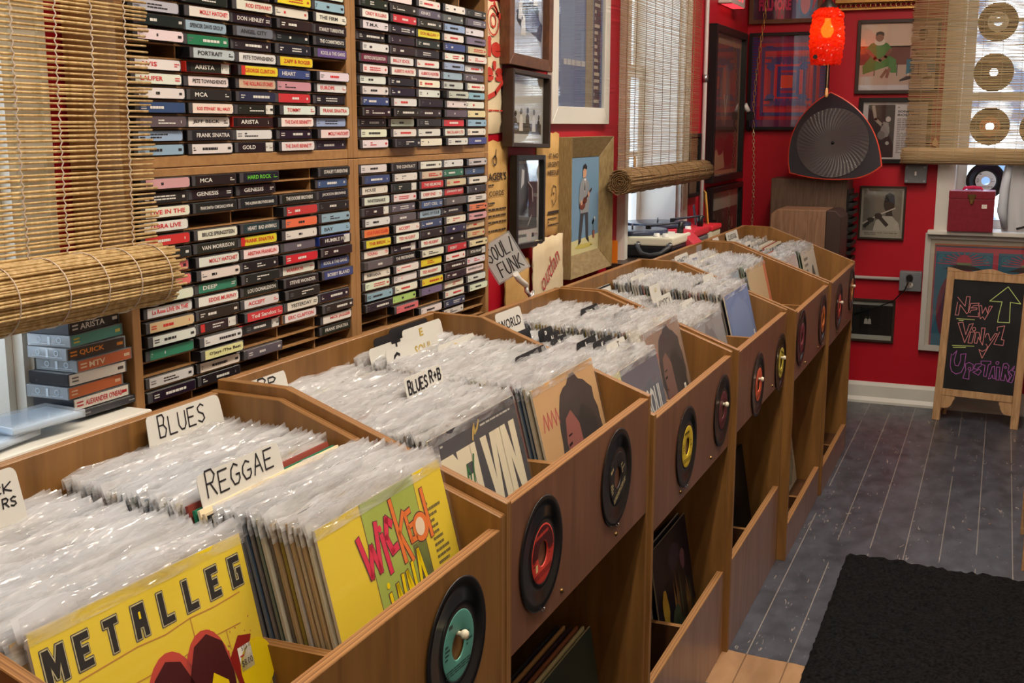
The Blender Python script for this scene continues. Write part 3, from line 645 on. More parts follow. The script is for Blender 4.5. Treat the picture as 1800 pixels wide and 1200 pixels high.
def art_grey(a):
    a.rect(0,0,W_,W_,pm((150,148,150),.45),0); blob(a,.14,.18,.1,.11,pm((120,118,122)),1,7)
def art_ltblue(a):
    a.rect(0,0,W_,W_,pm((150,170,190),.45),0)
    for i in range(7): a.rect(.02+i*.04,.06+.01*(i%3),.042+i*.04,.26-.02*(i%2),pm([(170,188,204),(196,170,180),(130,150,176)][i%3]),1)
def art_orange(a):
    a.rect(0,0,W_,W_,pm((206,180,140),.5),0); a.rect(.27,0,W_,W_,pm((204,110,70),.5),1)
def art_pink(a):
    a.rect(0,0,W_,W_,pm((206,192,190),.5),0); a.bars(.05,.10,.27,.26,pm((190,160,160)),6,4,1)
def art_figure(a):
    a.rect(0,0,W_,W_,pm((214,208,196),.5),0); blob(a,.2,.12,.075,.085,pm((70,92,108)),1,5); blob(a,.2,.2,.03,.04,pm((54,66,74)),2,6); a.poly([(.13,0),(.19,.05),(.30,.04),(.31,0)],pm((190,70,60)),2)
    a.bars(.03,.22,.15,.29,pm((120,116,110)),3,9,1); sticker(a,.25,.16,.018,.03)
def art_cream(a): a.rect(0,0,W_,W_,pm((226,212,182),.55),0); a.bars(.03,.26,.25,.29,pm((150,90,60)),2,3,1)
def art_brown(a):
    a.rect(0,0,W_,W_,pm((150,70,58),.5),0); a.text('LION',.20,.262,.10,.035,pm((214,170,90)),1,.03)

def fill(k,col,xfront,xback,zb,pitch,front,labf,grp,skip=(),rise=.010):
    """one row of LPs in bin k, from the back of the bin to the front cover"""
    y0=BINS[k][2]+(.0185 if col==0 else .3655)
    n=int(round((xfront-xback)/pitch))
    for i in range(n):
        x=xback+(xfront-xback)*i/n
        if any(a<=x<c for a,c in skip): continue
        lab=labf(x)
        lp(x,y0+R_.uniform(0,.004),zb+rise*(xfront-x)/(xfront-xback)+R_.uniform(-.002,.003),lab,grp,yaw=R_.uniform(-.004,.004),th=TH)
    for q in front: lp(*q[:1],y0+.002,zb,q[1],q[2] if len(q)>2 else grp,jacket_mesh(paper((200,196,186)),pm((196,188,170),.7)),q[3],True,dz=.012 if (k,col)==(0,0) else 0,yaw=-.03 if (k,col)==(0,0) else 0,full=q[4] if len(q)>4 else SMF[k%3])
G0='LPs in clear plastic sleeves'
# nearest bin
fill(0,0,-.772,-1.036,.586,.0076,[(-.7685,'yellow LP cover with large dark capitals, front of the left row in the nearest bin',G0,art_metalleg)],
     lambda x:'sleeved LP in the nearest bin, left row, behind the yellow cover with dark capitals',G0)
def l0(x): return 'sleeved LP in the nearest bin, between the REGGAE and BLUES cards' if x<-.852 else 'sleeved LP in the nearest bin, between the yellow-lime front cover and the REGGAE card'
fill(0,1,-.686,-1.036,.594,.0078,[(-.683,'yellow LP cover with a lime panel and cartoon lettering, front right in the nearest bin',G0,art_wicked)],l0,G0,skip=((-.858,-.812),))
yb=BINS[0][2]+.3655
for x,c,nm,dz,art in ((-.856,(150,66,58),'brick-red LP jacket with gold letters standing right behind the REGGAE card in the nearest bin',.004,art_brown),(-.846,(34,120,88),'green-edged LP jacket without a sleeve, first in front of the REGGAE card',.000,None),(-.839,(238,222,188),'cream LP jacket without a sleeve, second in front of the REGGAE card',.001,None),
  (-.832,(226,206,170),'tan LP jacket without a sleeve, third in front of the REGGAE card',-.002,None),(-.825,(34,32,34),'black LP jacket without a sleeve, fourth in front of the REGGAE card',-.003,None),(-.818,(232,224,206),'off-white LP jacket without a sleeve, fifth in front of the REGGAE card',-.002,None)):
    lp(x,yb+.002,.596+dz,nm,G0,jacket_mesh(paper(c),paper(c)),art,sleeve=False)
# second bin
def l1(x): return 'sleeved LP in the second bin, left row, in front of the BLUES R+B card' if x>-.875 else 'sleeved LP in the second bin, left row, behind the BLUES R+B card'
fill(1,0,-.728,-1.03,.600,.0077,[(-.7245,'dark grey LP cover with huge cream letters, front of the second bin\'s left row',G0,art_elvin)],l1,G0,rise=.016)
lp(-1.037,BINS[1][2]+.0185,.620,'pink-topped LP standing last against the back of the second bin, left row',G0,jacket_mesh(paper((226,140,136)),paper((226,140,136))),None,True)
def l2(x): return 'sleeved LP in the second bin, between the tan portrait and the black A card' if x>-.815 else 'sleeved LP in the second bin, right row, between the A and B cards' if x>-.955 else 'sleeved LP in the second bin, right row, behind the white B card'
fill(1,1,-.709,-1.036,.602,.0079,[(-.7055,'tan LP cover with a dark-haired portrait, front of the second bin\'s right row',G0,art_portrait)],l2,G0,rise=.018)
# third bin
def l3(x): return 'sleeved LP in the third bin, left row, in front of the black L card' if x>-.83 else 'sleeved LP in the third bin, left row, behind the black L card'
fill(2,0,-.684,-1.03,.557,.0080,[(-.6805,'grey-blue LP cover with white capitals, front of the left row in the third bin',G0,art_artsoul)],l3,G0,rise=.010)
def l4(x): return 'sleeved LP in the third bin, right row, in front of the Q card' if x>-.81 else 'sleeved LP in the third bin, right row, behind the Q card'
fill(2,1,-.742,-1.03,.578,.0080,[(-.7235,'LP cover with a dim brown portrait, front of the third bin\'s right row',G0,lambda a:art_portrait(a,(150,122,104),(52,44,46),(120,84,74),(128,84,84)))],l4,G0,rise=.008)
# fourth to sixth bins: the front ten or so each as single records, the packed rest behind them as one mass
far=[(3,0,-.698,.543,.0085,[(-.6955,'LP in a crumpled clear sleeve, front of the fourth bin\'s left row',G0,art_grey)],'left row of the fourth bin'),
     (3,1,-.697,.571,.0085,[(-.6935,'blue LP cover with a round tan patch, front of the fourth bin\'s right row',G0,art_blue)],'right row of the fourth bin'),
     (4,0,-.800,.566,.0085,[(-.797,'pale blue LP cover in a milky sleeve, front of the fifth bin\'s left row',G0,art_ltblue)],'left row of the fifth bin'),
     (4,1,-.778,.562,.0085,[(-.7745,'tan LP cover with an orange edge, front of the fifth bin\'s right row',G0,art_orange)],'right row of the fifth bin'),
     (5,0,-.722,.550,.0085,[(-.719,'pale pink LP cover with faint lettering, front of the left row in the farthest bin',G0,art_pink)],'left row of the farthest bin'),
     (5,1,-.710,.552,.0085,[(-.7065,'white LP cover with a blue-grey figure, front of the farthest bin\'s right row',G0,art_figure)],'right row of the farthest bin')]
mass=MB()
def bake(mb,me,mat):
    o=len(mb.v); mb.v+=[tuple(mat@v.co) for v in me.vertices]; idx=[mb.mi(m) for m in me.materials]
    for p in me.polygons: mb.f.append(tuple(o+i for i in p.vertices)); mb.m.append(idx[p.material_index]); mb.sm.append(p.use_smooth)
for (k,col,xf,zb,pt,front,place) in far:
    fr=SMF[k%3] if k!=3 or col else sleeve_mesh(77,True)
    y0=BINS[k][2]+(.0185 if col==0 else .3655)
    dx=BINS[k][1]+.572; xb=-1.017+dx
    nn=6
    fill(k,col,xf,xf-nn*pt,zb,pt,front,lambda x:'sleeved LP just behind the front cover of the %s'%place,G0)
    x=xf-(nn+1)*pt
    while x>xb:
        th=TH; jm=R_.choice(JM); slv=R_.random()<(.8 if k<5 else .35)
        mt=T((x+math.sin(th)*LPH,y0+R_.uniform(0,.004),zb+.022*(xf-x)/(xf-xb)+R_.uniform(-.003,.004)),(0,1,0),(-math.sin(th),0,math.cos(th)))
        bake(mass,jm,mt)
        if slv: bake(mass,R_.choice(SM),mt)
        x-=pt
tag(mass.build('packed_records'),'tightly packed LPs filling the back of the three farthest bins','records',None,'stuff')

# low shelf LPs
def lowlp(x,y,z,lab,c,e=None,art=None,th=.16,yaw=0):
    lp(x,y,z,lab,'LPs on the low shelves',jacket_mesh(paper(c),paper(e or tuple(int(v*.8) for v in c))),art,False,th,0,yaw)
for i,(c,nm) in enumerate((((46,62,54),'dark green LP jacket at the front of the low shelf under the second bin'),((206,190,140),'cream-edged LP on the low shelf under the second bin, just behind the dark green one'),((150,90,60),'brown-edged LP on the low shelf under the second bin, second behind the dark green one'),((60,40,44),'dark maroon LP on the second bin\'s low shelf, third behind the dark green one'),((176,130,80),'tan LP on the low shelf under the second bin, fourth behind the dark green one'),((40,36,40),'black LP on the low shelf under the second bin, rearmost of its group'))):
    lowlp(-.690-i*.012,1.748-.004*i,.0605,nm,c,(200,184,140) if i in (0,1) else c,(lambda a:(a.rect(0,0,W_,W_,pm((40,52,46),.4),0),a.poly([(0,0),(0,.14),(.1,.2),(.2,.12),(.26,.0)],pm((18,22,22)),1))) if i==0 else None)
def art_trees(a):
    a.rect(0,0,W_,W_,pm((30,27,40),.4),0)
    rr=random.Random(2)
    for i in range(16):
        x=.14+.011*i; t_=.08+.13*(1-abs(i-4)/14)+rr.uniform(-.03,.03)
        a.poly([(x-.006,.0),(x-.004,t_*.6),(x,t_),(x+.007,t_*.8),(x+.010,t_*.4),(x+.012,0)],pm(rr.choice([(150,108,56),(112,82,50),(132,98,60),(84,84,60),(60,50,44)])),1)
    blob(a,.08,.05,.07,.06,pm((104,110,74)),2,4); blob(a,.14,.06,.05,.07,pm((74,86,66)),2,6); blob(a,.06,.15,.025,.05,pm((186,150,56)),2,9); blob(a,.17,.25,.05,.03,pm((56,48,66)),1,3); blob(a,.24,.22,.02,.025,pm((110,76,90)),1,5)
    for i in range(34): x,y=rr.uniform(.01,.13),rr.uniform(.005,.08); a.rect(x,y,x+.009,y+.003,pm((176,172,74)),3)
lowlp(-.690,2.490,.0605,'dark LP jacket with yellow and brown shapes on the third bin\'s low shelf',(34,30,44),(170,160,140),art_trees)
lowlp(-.704,2.486,.0605,'white-edged LP on the third bin\'s low shelf, behind the jacket with yellow shapes',(40,38,44),(206,200,190))
lowlp(-.690,3.205,.0605,'black LP jacket leaning at the front of the low shelf under the fourth bin',(20,20,22))
lowlp(-.705,3.200,.0605,'brown LP jacket with white scribbled letters on the low shelf under the fourth bin',(120,74,44),None,lambda a:(a.rect(0,0,W_,W_,pm((112,68,40),.4),0),a.bars(.02,.14,.2,.28,pm((220,210,190)),2,35,1)))
lowlp(-.672,3.915,.0605,'pale LP jacket with a red patch on the low shelf under the fifth bin',(206,196,174),None,lambda a:(a.rect(0,0,W_,W_,pm((206,196,174),.5),0),a.rect(.20,.2,.30,.29,pm((190,60,50)),1),blob(a,.2,.1,.08,.08,pm((150,150,130)),1,3)))

# divider cards
CARDW=pm((208,206,200),.5); CARDB=pm((30,30,33),.45); PEN=pm((26,24,30),.5)
def card(name_label,y0,y1,xt,zt,h,dark=False,draw=None,slope=False,x=None,edge=None):
    """a plastic divider card; its top edge is at zt"""
    th=TH; H=.33; w=y1-y0; mc=CARDB if dark else CARDW
    o=(xt+math.sin(th)*H,y0,zt-math.cos(th)*H)
    t=thing('divider_card',name_label,'divider card',group='divider cards in the record bins',mat=T(o,(0,1,0),(-math.sin(th),0,math.cos(th))))
    b=MB(); r=min(.010,w*.2)
    pts=[(0,H-h),(w,H-h)]+[(w-r+r*math.cos(a),H-r+r*math.sin(a)) for a in (0,.4,.8,1.2,1.57)]+[(r+r*math.cos(a),H-r+r*math.sin(a)) for a in (1.57,2,2.4,2.8,3.14)]
    if slope: pts=[(-.018,H-h),(w,H-h)]+pts[2:7]+[(.004,H),(0,H-.004)]
    b.prism(pts,-.0008,0,mc,axis='z'); b.v=[(x_,y_,z_) for x_,y_,z_ in b.v]
    CD_=b.build('card',t)
    if draw:
        a=MB(); draw(a,w,H,h); a.v=[(x_,y_,z_+.0003) for x_,y_,z_ in a.v]; a.build('lettering',CD_)
    return t
def hw(s,lw=.0022,col=PEN,fx=.1,fw=.8,fy=.30,fh=.5,vis=.05,slant=.12,first=1.15):
    return lambda a,w,H,h: a.hand(s,w*fx,H-vis+vis*fy,w*fw,vis*fh,lw,col,1,slant,first)
def tx(s,col,fx,fw,fy=.35,fh=.4,vis=.03,bold=.02):
    return lambda a,w,H,h: a.text(s,w*fx,H-vis+vis*fy,w*fw,vis*fh,col,1,bold)
WH=pm((226,226,222),.5); GOLD=pm((186,160,70),.4)
card('white divider card lettered BLUES in black pen at the back of the nearest bin',1.214,1.372,-1.036,.9575,.12,False,hw('BLUES',.0022,vis=.058,fx=.10,fw=.66,fy=.46,fh=.42),True)
card('white divider card lettered REGGAE in black pen in the middle of the nearest bin',1.0775,1.2475,-.851,.937,.12,False,hw('REGGAE',.0022,vis=.052,fx=.06,fw=.84,fy=.44,fh=.46,first=1.25))
card('white divider card with small black capitals in the nearest bin\'s left row',.80,.957,-1.005,.966,.12,False,lambda a,w,H,h:(a.hand('CK',w*.74,H-.026,.030,.010,.0018,PEN),a.hand('STAIRS',w*.52,H-.042,.066,.010,.0018,PEN)))
card('white divider card ending in P, against the back left of the second bin',1.425,1.560,-1.046,.9575,.12,False,hw('RP',.0024,vis=.032,fx=.40,fw=.40))
card('white divider card lettered BLUES R+B in bold black pen in the second bin',1.608,1.742,-.856,.947,.12,False,lambda a,w,H,h:(a.hand('BLUES',w*.05,H-.027,w*.52,.018,.0034,PEN,1,.1,1.1),a.hand('R+B',w*.62,H-.024,w*.33,.018,.0034,PEN,1,.1,1.1)))
card('white divider card with a big black T in the second bin, behind the C card',1.772,1.935,-1.012,.953,.12,False,hw('T',.006,vis=.036,fx=.48,fw=.26,fy=.3,fh=.6))
card('white divider card lettered C and SOUL in the second bin',1.783,1.99,-.985,.9505,.12,False,lambda a,w,H,h:(a.hand('C',w*.10,H-.032,.030,.022,.005,PEN),a.text('SOUL',w*.52,H-.028,w*.34,.018,GOLD,1,.01)))
card('white divider card with a gold letter E in the second bin, behind the SOUL card',1.92,2.085,-1.024,.962,.12,False,tx('E',GOLD,.40,.09,.3,.5,.03))
card('black divider card behind the white T card in the second bin',1.83,1.99,-1.035,.960,.12,True)
card('black divider card behind the white E card at the back of the second bin',1.90,2.06,-1.041,.966,.12,True)
card('white divider card with a gold letter B in the right row of the second bin',1.925,2.09,-.952,.937,.12,False,tx('B',GOLD,.42,.10,.3,.5,.034))
card('black divider card with a white letter A in the right row of the second bin',1.936,2.088,-.800,.925,.12,True,tx('A',WH,.44,.13,.28,.5,.03))
card('white divider card lettered WORLD at the back left of the third bin',2.30,2.445,-.998,.938,.12,False,lambda a,w,H,h:a.text('WORLD',w*.07,H-.040,w*.84,.022,PEN,1,.01))
for (y0,y1,x,z,ch,lab) in ((2.20,2.275,-.952,.912,None,'plain black divider card nearest to the WORLD card in the third bin'),(2.25,2.345,-.935,.908,None,'plain black divider card second in front of the WORLD card in the third bin'),
  (2.345,2.43,-.915,.900,'P','black divider card with a white letter P in the left row of the third bin'),(2.335,2.43,-.897,.892,'N','black divider card with a white N in the third bin, between P and M cards'),(2.325,2.425,-.878,.886,'M','black divider card with a white letter M in the left row of the third bin'),
  (2.315,2.44,-.815,.885,'L','black divider card with a white letter L in the left row of the third bin'),(2.325,2.45,-.782,.886,'K','black divider card with a white letter K in the left row of the third bin')):
    card(lab,y0,y1,x,z,.12,True,tx(ch,WH,.42,.14,.3,.5,.03) if ch else None)
card('white divider card with a thin letter J in the left row of the third bin',2.325,2.455,-.752,.884,.12,False,hw('J',.0018,vis=.046,fx=.5,fw=.16,fy=.35,fh=.45))
card('black divider card right behind the grey-blue cover in the third bin\'s left row',2.335,2.468,-.712,.866,.12,True,tx('H',WH,.6,.10,.3,.4,.03))
card('second black divider card behind the grey-blue cover in the third bin\'s left row',2.345,2.465,-.722,.868,.12,True)
card('white divider card with small handwriting in the middle of the third bin',2.505,2.66,-.985,.892,.12,False,lambda a,w,H,h:(a.hand('SOUL',w*.06,H-.030,w*.3,.016,.0016,PEN),a.hand('FUNK',w*.36,H-.028,w*.24,.015,.0016,PEN),a.hand('COMP',w*.62,H-.028,w*.3,.014,.0016,PEN)))
card('black divider card with white letters XYZ in the third bin',2.64,2.77,-.920,.904,.12,True,tx('XYZ',WH,.30,.34,.3,.4,.03))
card('black divider card with a white letter W in the right row of the third bin',2.665,2.80,-.898,.893,.12,True,tx('W',WH,.46,.14,.3,.4,.03))
card('black divider card with a white letter T in the right row of the third bin',2.655,2.80,-.832,.892,.12,True,tx('T',WH,.44,.10,.3,.45,.03))
card('black divider card just behind the T card in the right row of the third bin',2.66,2.805,-.842,.896,.12,True)
card('white divider card with a fat black Q in the third bin\'s right row',2.665,2.81,-.802,.893,.12,False,hw('Q',.006,vis=.034,fx=.66,fw=.24,fy=.3,fh=.6))
card('black-framed white divider card at the back of the fourth bin',3.05,3.19,-1.022,.896,.12,False,lambda a,w,H,h:(a.rect(.0,H-.03,w*.06,H-.006,CARDB,1),a.rect(0,H-.006,w,H-.001,CARDB,1),a.bars(w*.1,H-.022,w*.95,H-.010,PEN,1,4,1)))
card('rearmost of the two white divider cards with scrawled words in the fourth bin',3.20,3.34,-.965,.912,.12,False,lambda a,w,H,h:a.bars(w*.1,H-.03,w*.9,H-.008,pm((70,70,84)),2,14,1))
card('foremost of the two white divider cards with scrawled words in the fourth bin',3.225,3.37,-.948,.910,.12,False,lambda a,w,H,h:a.bars(w*.1,H-.03,w*.9,H-.008,pm((60,60,70)),2,19,1))
card('white divider card lettered KOREA in the left row of the fourth bin',3.02,3.165,-.838,.885,.12,False,lambda a,w,H,h:a.hand('KOREA',w*.1,H-.034,w*.8,.022,.0028,PEN,1,.12,1.1))
card('white divider card with a pale gold letter beside the KOREA card in the fourth bin',3.07,3.17,-.872,.908,.12,False,tx('U',GOLD,.42,.2,.3,.4,.03))
card('translucent white card lettered in pencil in front of the KOREA card in the fourth bin',3.03,3.17,-.775,.873,.12,False,lambda a,w,H,h:a.hand('LATIN',w*.1,H-.032,w*.8,.02,.0018,pm((150,150,146)),1))
card('cream divider card in the right row of the fourth bin, behind the light blue cover',3.37,3.50,-.795,.905,.12,False,lambda a,w,H,h:a.bars(w*.12,H-.030,w*.84,H-.014,pm((170,160,130)),1,31,1))
card('white divider card lettered in grey at the front of the fifth bin\'s left row',3.66,3.78,-.845,.893,.12,False,lambda a,w,H,h:a.bars(w*.1,H-.030,w*.9,H-.012,pm((60,66,80)),1,32,1))
card('white divider card lettered COMEDY at the back of the fifth bin',3.70,3.87,-.968,.921,.12,False,lambda a,w,H,h:a.hand('COMEDY',w*.08,H-.034,w*.84,.022,.0028,pm((56,66,92)),1))
card('small white divider card with blue pen writing just right of the COMEDY card',3.84,3.96,-.955,.912,.12,False,lambda a,w,H,h:a.bars(w*.1,H-.026,w*.9,H-.010,pm((80,96,140)),1,21,1))
card('cream divider card lettered CLASSICAL at the back of the farthest bin',4.55,4.76,-.988,.925,.12,False,lambda a,w,H,h:a.hand('CLASSICAL',w*.12,H-.030,w*.74,.018,.003,PEN,1))
card('small white divider card lettered in black at the back left of the farthest bin',4.31,4.41,-.985,.925,.12,False,lambda a,w,H,h:a.bars(w*.1,H-.028,w*.9,H-.010,PEN,1,33,1))
card('white divider card with a short pen word in the left row of the farthest bin',4.50,4.60,-.90,.897,.12,False,lambda a,w,H,h:a.bars(w*.1,H-.026,w*.9,H-.010,PEN,1,34,1))

# ------------------------------------------------------------------ cassette racks and cassettes
RX=-1.10; RY=1.2734; RW=.6135
CASEK=pm((24,24,27),.28,0,.5); CASEG=pm((74,74,78),.22,0,.5); CASER=pm((190,44,34),.35); CASET=pm((150,110,70),.5); CASEB=pm((40,60,140),.35)
PAL={'W':(226,223,216),'w':(222,220,213),'K':(36,35,38),'G':(92,92,98),'B':(62,76,124),'b':(146,174,198),'R':(200,52,58),'Y':(228,206,60),'N':(48,120,96),'P':(92,76,140),'T':(206,186,152),'O':(222,124,82),'S':(190,190,190),'p':(206,150,160),'D':(46,56,78),'L':(176,204,110),'k':(38,36,40),'y':(222,218,160),'M':(104,44,60),'V':(120,108,136),'r':(226,110,120),'X':None}
NAMES={'W':'white','w':'white','K':'black','G':'grey','B':'dark blue','b':'light blue','R':'red','Y':'yellow','N':'green','P':'purple','T':'tan','O':'orange','S':'silver-grey','p':'pink','D':'dark slate-blue','L':'lime green','k':'black','y':'pale yellow','M':'maroon','V':'grey-violet','r':'pink-red'}
# one string per row, five columns; the upper racks from the bottom row up, the lower racks from the top row down
UL=['bwkWK','bKwKW','GwKWb','BWkWW','wKDRK','WwTpW','WkYBW','XSwYX','wNKKP','KbVKK','SWKKK','wKWWw','KwKYb','kWKKw']
UR=['WKwwB','wWwWw','KwKRb','KKKGy','BWKwW','wKwSb','wKWSW','WWWbG','MWWbW','wKKWW','KKKBT','wKYWV','WRKbw','KKGGG','kWWwK']
LL=['pKKXK','KKKXB','WKKKK','WXXRK','RwDOb','KKYwb','rWWGk','rwKRK','wNKWB','wWKKB','TKwKX','wkRwK','NwkWK','XyXXW','wwGXK','KKXXX']
LR=['wKwwS','BwTNB','wkRTw','wWWRK','kGBGw','wGbKO','OWBWp','YWKDT','WkWKT','GKwRy','wWYWk','WWWKW','bWYKw','KLVWw','XrXWw','XXwDX','XXXwX']
WORDS={('UL',10,1):'MOLLY HATCHET',('UL',11,2):'ROD STEWART',('UL',9,1):'SPENCER DAVIS GROUP',('UL',10,2):'DON HENLEY',('UL',9,2):'ANGEL CITY',('UL',10,4):'STANLEY TURRENTINE',('UL',11,4):'THE FIRM',('UL',9,4):'THE COMMITMENTS',('UL',8,4):'KOOL & THE GANG',('UL',7,1):'PORTRAIT',('UL',7,2):'PETE TOWNSHEND',('UL',7,3):'ZAPP & ROGER',('UL',6,2):'GEORGE CLINTON',('UL',6,3):'HEART',('UL',5,1):"PETE TOWNSHEND'S",('UL',5,2):'THE ROLLING STONES',('UL',5,4):'EUROPE',('UL',4,1):'MCA',('UL',3,1):'ROD STEWART  BILL HALEY',('UL',2,1):'JEFF BECK',('UL',3,4):'FRANK SINATRA',('UL',1,1):'FRANK SINATRA',('UL',1,4):'MOLLY HATCHET',('UL',0,3):'THE DAVE BENNETT',('UL',5,0):'LAUPER',('UL',6,0):'AVIS',('UL',6,1):'ARISTA',('UL',2,2):'ARISTA',('UL',0,2):'GOLD',('UL',3,3):'TOMMY',('UL',2,3):'THE DAVE BENNETT',
('UR',7,1):'ALBERTO HUNTER',('UR',8,1):'BILLY IDOL',('UR',7,2):'ALBERTO HUNTER',('UR',11,2):'DON McLEAN',('UR',12,0):'CINDY BULLENS',('UR',11,0):'T.M.A.',('UR',8,0):'KEYPOO LIN ELLINGTON',('UR',13,2):'KINKS',('UR',1,3):'BACKLASH LTD',
('LL',0,1):'MCA',('LL',0,2):'HARD ROCK',('LL',1,1):'GENESIS',('LL',1,2):'GENESIS',('LL',2,1):'FRANK SINATRA  COME DANCE WITH ME',('LL',2,2):'THE ALLMAN BROTHERS BAND',('LL',2,3):'THE DOOBIE BROTHERS',('LL',0,4):'STANLEY TURRENTINE',('LL',2,4):'JACKSON BROWNE',('LL',2,0):'LIVE IN THE',('LL',3,0):'ZEBRA LIVE',('LL',4,2):'HEART  BAD ANIMALS',('LL',5,2):'FRANK SINATRA',('LL',5,1):'VAN MORRISON',('LL',6,1):'MOLLY HATCHET',('LL',6,2):'ARETHA FRANKLIN',('LL',6,4):'HUMBLE PIE',('LL',8,4):'KOOL & THE GANG',('LL',9,4):'BOBBY BLAND',('LL',9,1):'EDDIE MURPHY',('LL',9,2):'LOU DONALDSON',('LL',8,3):'WARRIOR',('LL',9,3):'STEVIE WONDER',('LL',10,2):'ACCEPT',('LL',11,3):'YESTERDAY',('LL',12,3):'ERIC CLAPTON',('LL',13,4):'MICK JAGGER',('LL',14,4):'FRANK SINATRA',('LL',13,1):"O'jays /The Best",('LL',4,1):'BRUCE SPRINGSTEEN',('LL',8,1):'DEEP',('LL',9,0):'La Rosa LIVE IN THE',('LL',11,2):'Ted Sandoz',('LL',5,4):'BAY',
('LR',0,1):'THE CONTRACT',('LR',3,0):'WHITESNAKE',('LR',6,0):'CULTURE CLUB',('LR',6,1):'ACCEPT',('LR',7,1):'TED NUGENT',('LR',9,1):'THE PRETENDERS',('LR',9,3):'SONY',('LR',2,2):'THE BELMONS',('LR',3,3):"JOHNNY'S BEST",('LR',4,2):'SOFT CELL',('LR',5,2):'GANG OF FOUR',('LR',10,4):'PETER FRAMPTON',('LR',12,4):'NONESUCH JAZZ',('LR',14,0):'WORKS DAY',('LR',10,0):'NIRVANA',('LR',8,0):'YOUNG',('LR',7,0):'THE BIRDS',('LR',3,2):'DEEP END',('LR',8,2):'TED NUGENT',('LR',11,2):'TED NUGENT',('LR',2,0):'HOUSE'}
REDWORDS=set('MOLLY HATCHET|ROD STEWART|LAUPER|AVIS|EUROPE|BILLY IDOL|ALBERTO HUNTER|ZEBRA LIVE|EDDIE MURPHY|ERIC CLAPTON|MICK JAGGER|GEORGE CLINTON|TED NUGENT|ACCEPT|CULTURE CLUB|FRANK SINATRA|CINDY BULLENS|La Rosa LIVE IN THE|YOUNG'.split('|'))
CL,CH,CD=.109,.0158,.068
def case_mesh(mc,edge):
    b=MB(); b.box(0,0,-CD,CL,CH,0,mc,{'+z':edge,'+y':edge}); o=b.build('cassette',bevel=.0009,seg=1); me=o.data; bpy.data.objects.remove(o); return me
CM={'k':case_mesh(CASEK,CASEG),'K':case_mesh(CASEK,CASEK),'g':case_mesh(CASEG,CASEG),'r':case_mesh(CASER,CASEK),'t':case_mesh(CASET,CASEG),'b':case_mesh(CASEB,CASEK)}
DARKC='KGBRNPDkMVb'
def inlay(code,key,rr):
    c=PAL[code]; j=lambda v:max(0,min(255,v+rr.randint(-8,8))); c=tuple(j(v) for v in c); q=tuple(int(v//6*6) for v in c)
    base=pm(q,.3,0,.5); b=MB(); x0=.0075+rr.uniform(0,.004); x1=.1065
    y0,y1=.0009,.0149
    b.poly([(x0,y0),(x1-.003,y0),(x1,y0+.003),(x1,y1-.003),(x1-.003,y1),(x0,y1)],base,0)
    dark=sum(q)<330
    ink=pm((222,220,214),.4) if dark else pm((44,42,46),.4)
    if code in 'WT' : ink=pm((206,48,48),.4)
    if code in 'Yy': ink=pm((190,60,40),.4) if code=='Y' else pm((30,30,36),.4)
    w=WORDS.get(key)
    x=x0+.004
    if w:
        if w in REDWORDS and not dark: ink=pm((206,44,44),.4)
        if w=='HARD ROCK': ink=pm((110,200,70),.4)
        L=min(.080,.0058*len(w)+.012); xs=x0+.010 if w not in('MOLLY HATCHET','ROD STEWART','EDDIE MURPHY','MICK JAGGER') else x0+.024
        if xs+L>x1-.004: L=x1-.004-xs
        h=.0062 if len(w)<22 else .0048
        b.text(w,xs,y0+.0042,L,h,ink,1,.02)
        if xs+L<x1-.018: b.bars(x1-.014,y0+.004,x1-.003,y1-.004,ink,2,rr.randint(0,99))
    else:
        t=rr.random()
        b.bars(x0+.003,y0+.0035,x0+.014,y1-.0035,ink if t<.6 else pm((110,110,116)),2,rr.randint(0,99))
        xa=x0+.02+rr.uniform(0,.02); xb=min(x1-.016,xa+rr.uniform(.028,.05))
        b.bars(xa,y0+.003,xb,y1-.003,ink,rr.choice((1,1,2)),rr.randint(0,999))
        if rr.random()<.6: b.bars(x1-.012,y0+.003,x1-.004,y1-.003,ink,1,rr.randint(0,99))
    if code=='k' and rr.random()<.8: b.rect(x1-.024,y0,x1-.004,y1,pm((216,214,208),.4),1); b.bars(x1-.022,y0+.003,x1-.006,y1-.003,pm((60,60,60)),1,4,2)
    if key==('UL',6,2) or key==('LL',5,2): b.rect(x0,y0,x0+.010,y1,pm((200,44,40)),1)
    if key==('LL',11,1): b.rect(x0+.004,y0+.001,x0+.014,y1-.001,pm((206,48,44)),1)
    return b
RACKS=[('UL','upper left',RY,1.2826,1.64,'up',UL),('UR','upper right',RY+RW,1.2826,1.64,'up',UR),('LL','lower left',RY,.64,1.2816,'down',LL),('LR','lower right',RY+RW,.64,1.2816,'down',LR)]
ORDN=['first','second','third','fourth','fifth','sixth','seventh','eighth','ninth','tenth','eleventh','twelfth','thirteenth','fourteenth','fifteenth','sixteenth','seventeenth']
INNER=RW-.036; CWD=INNER/5
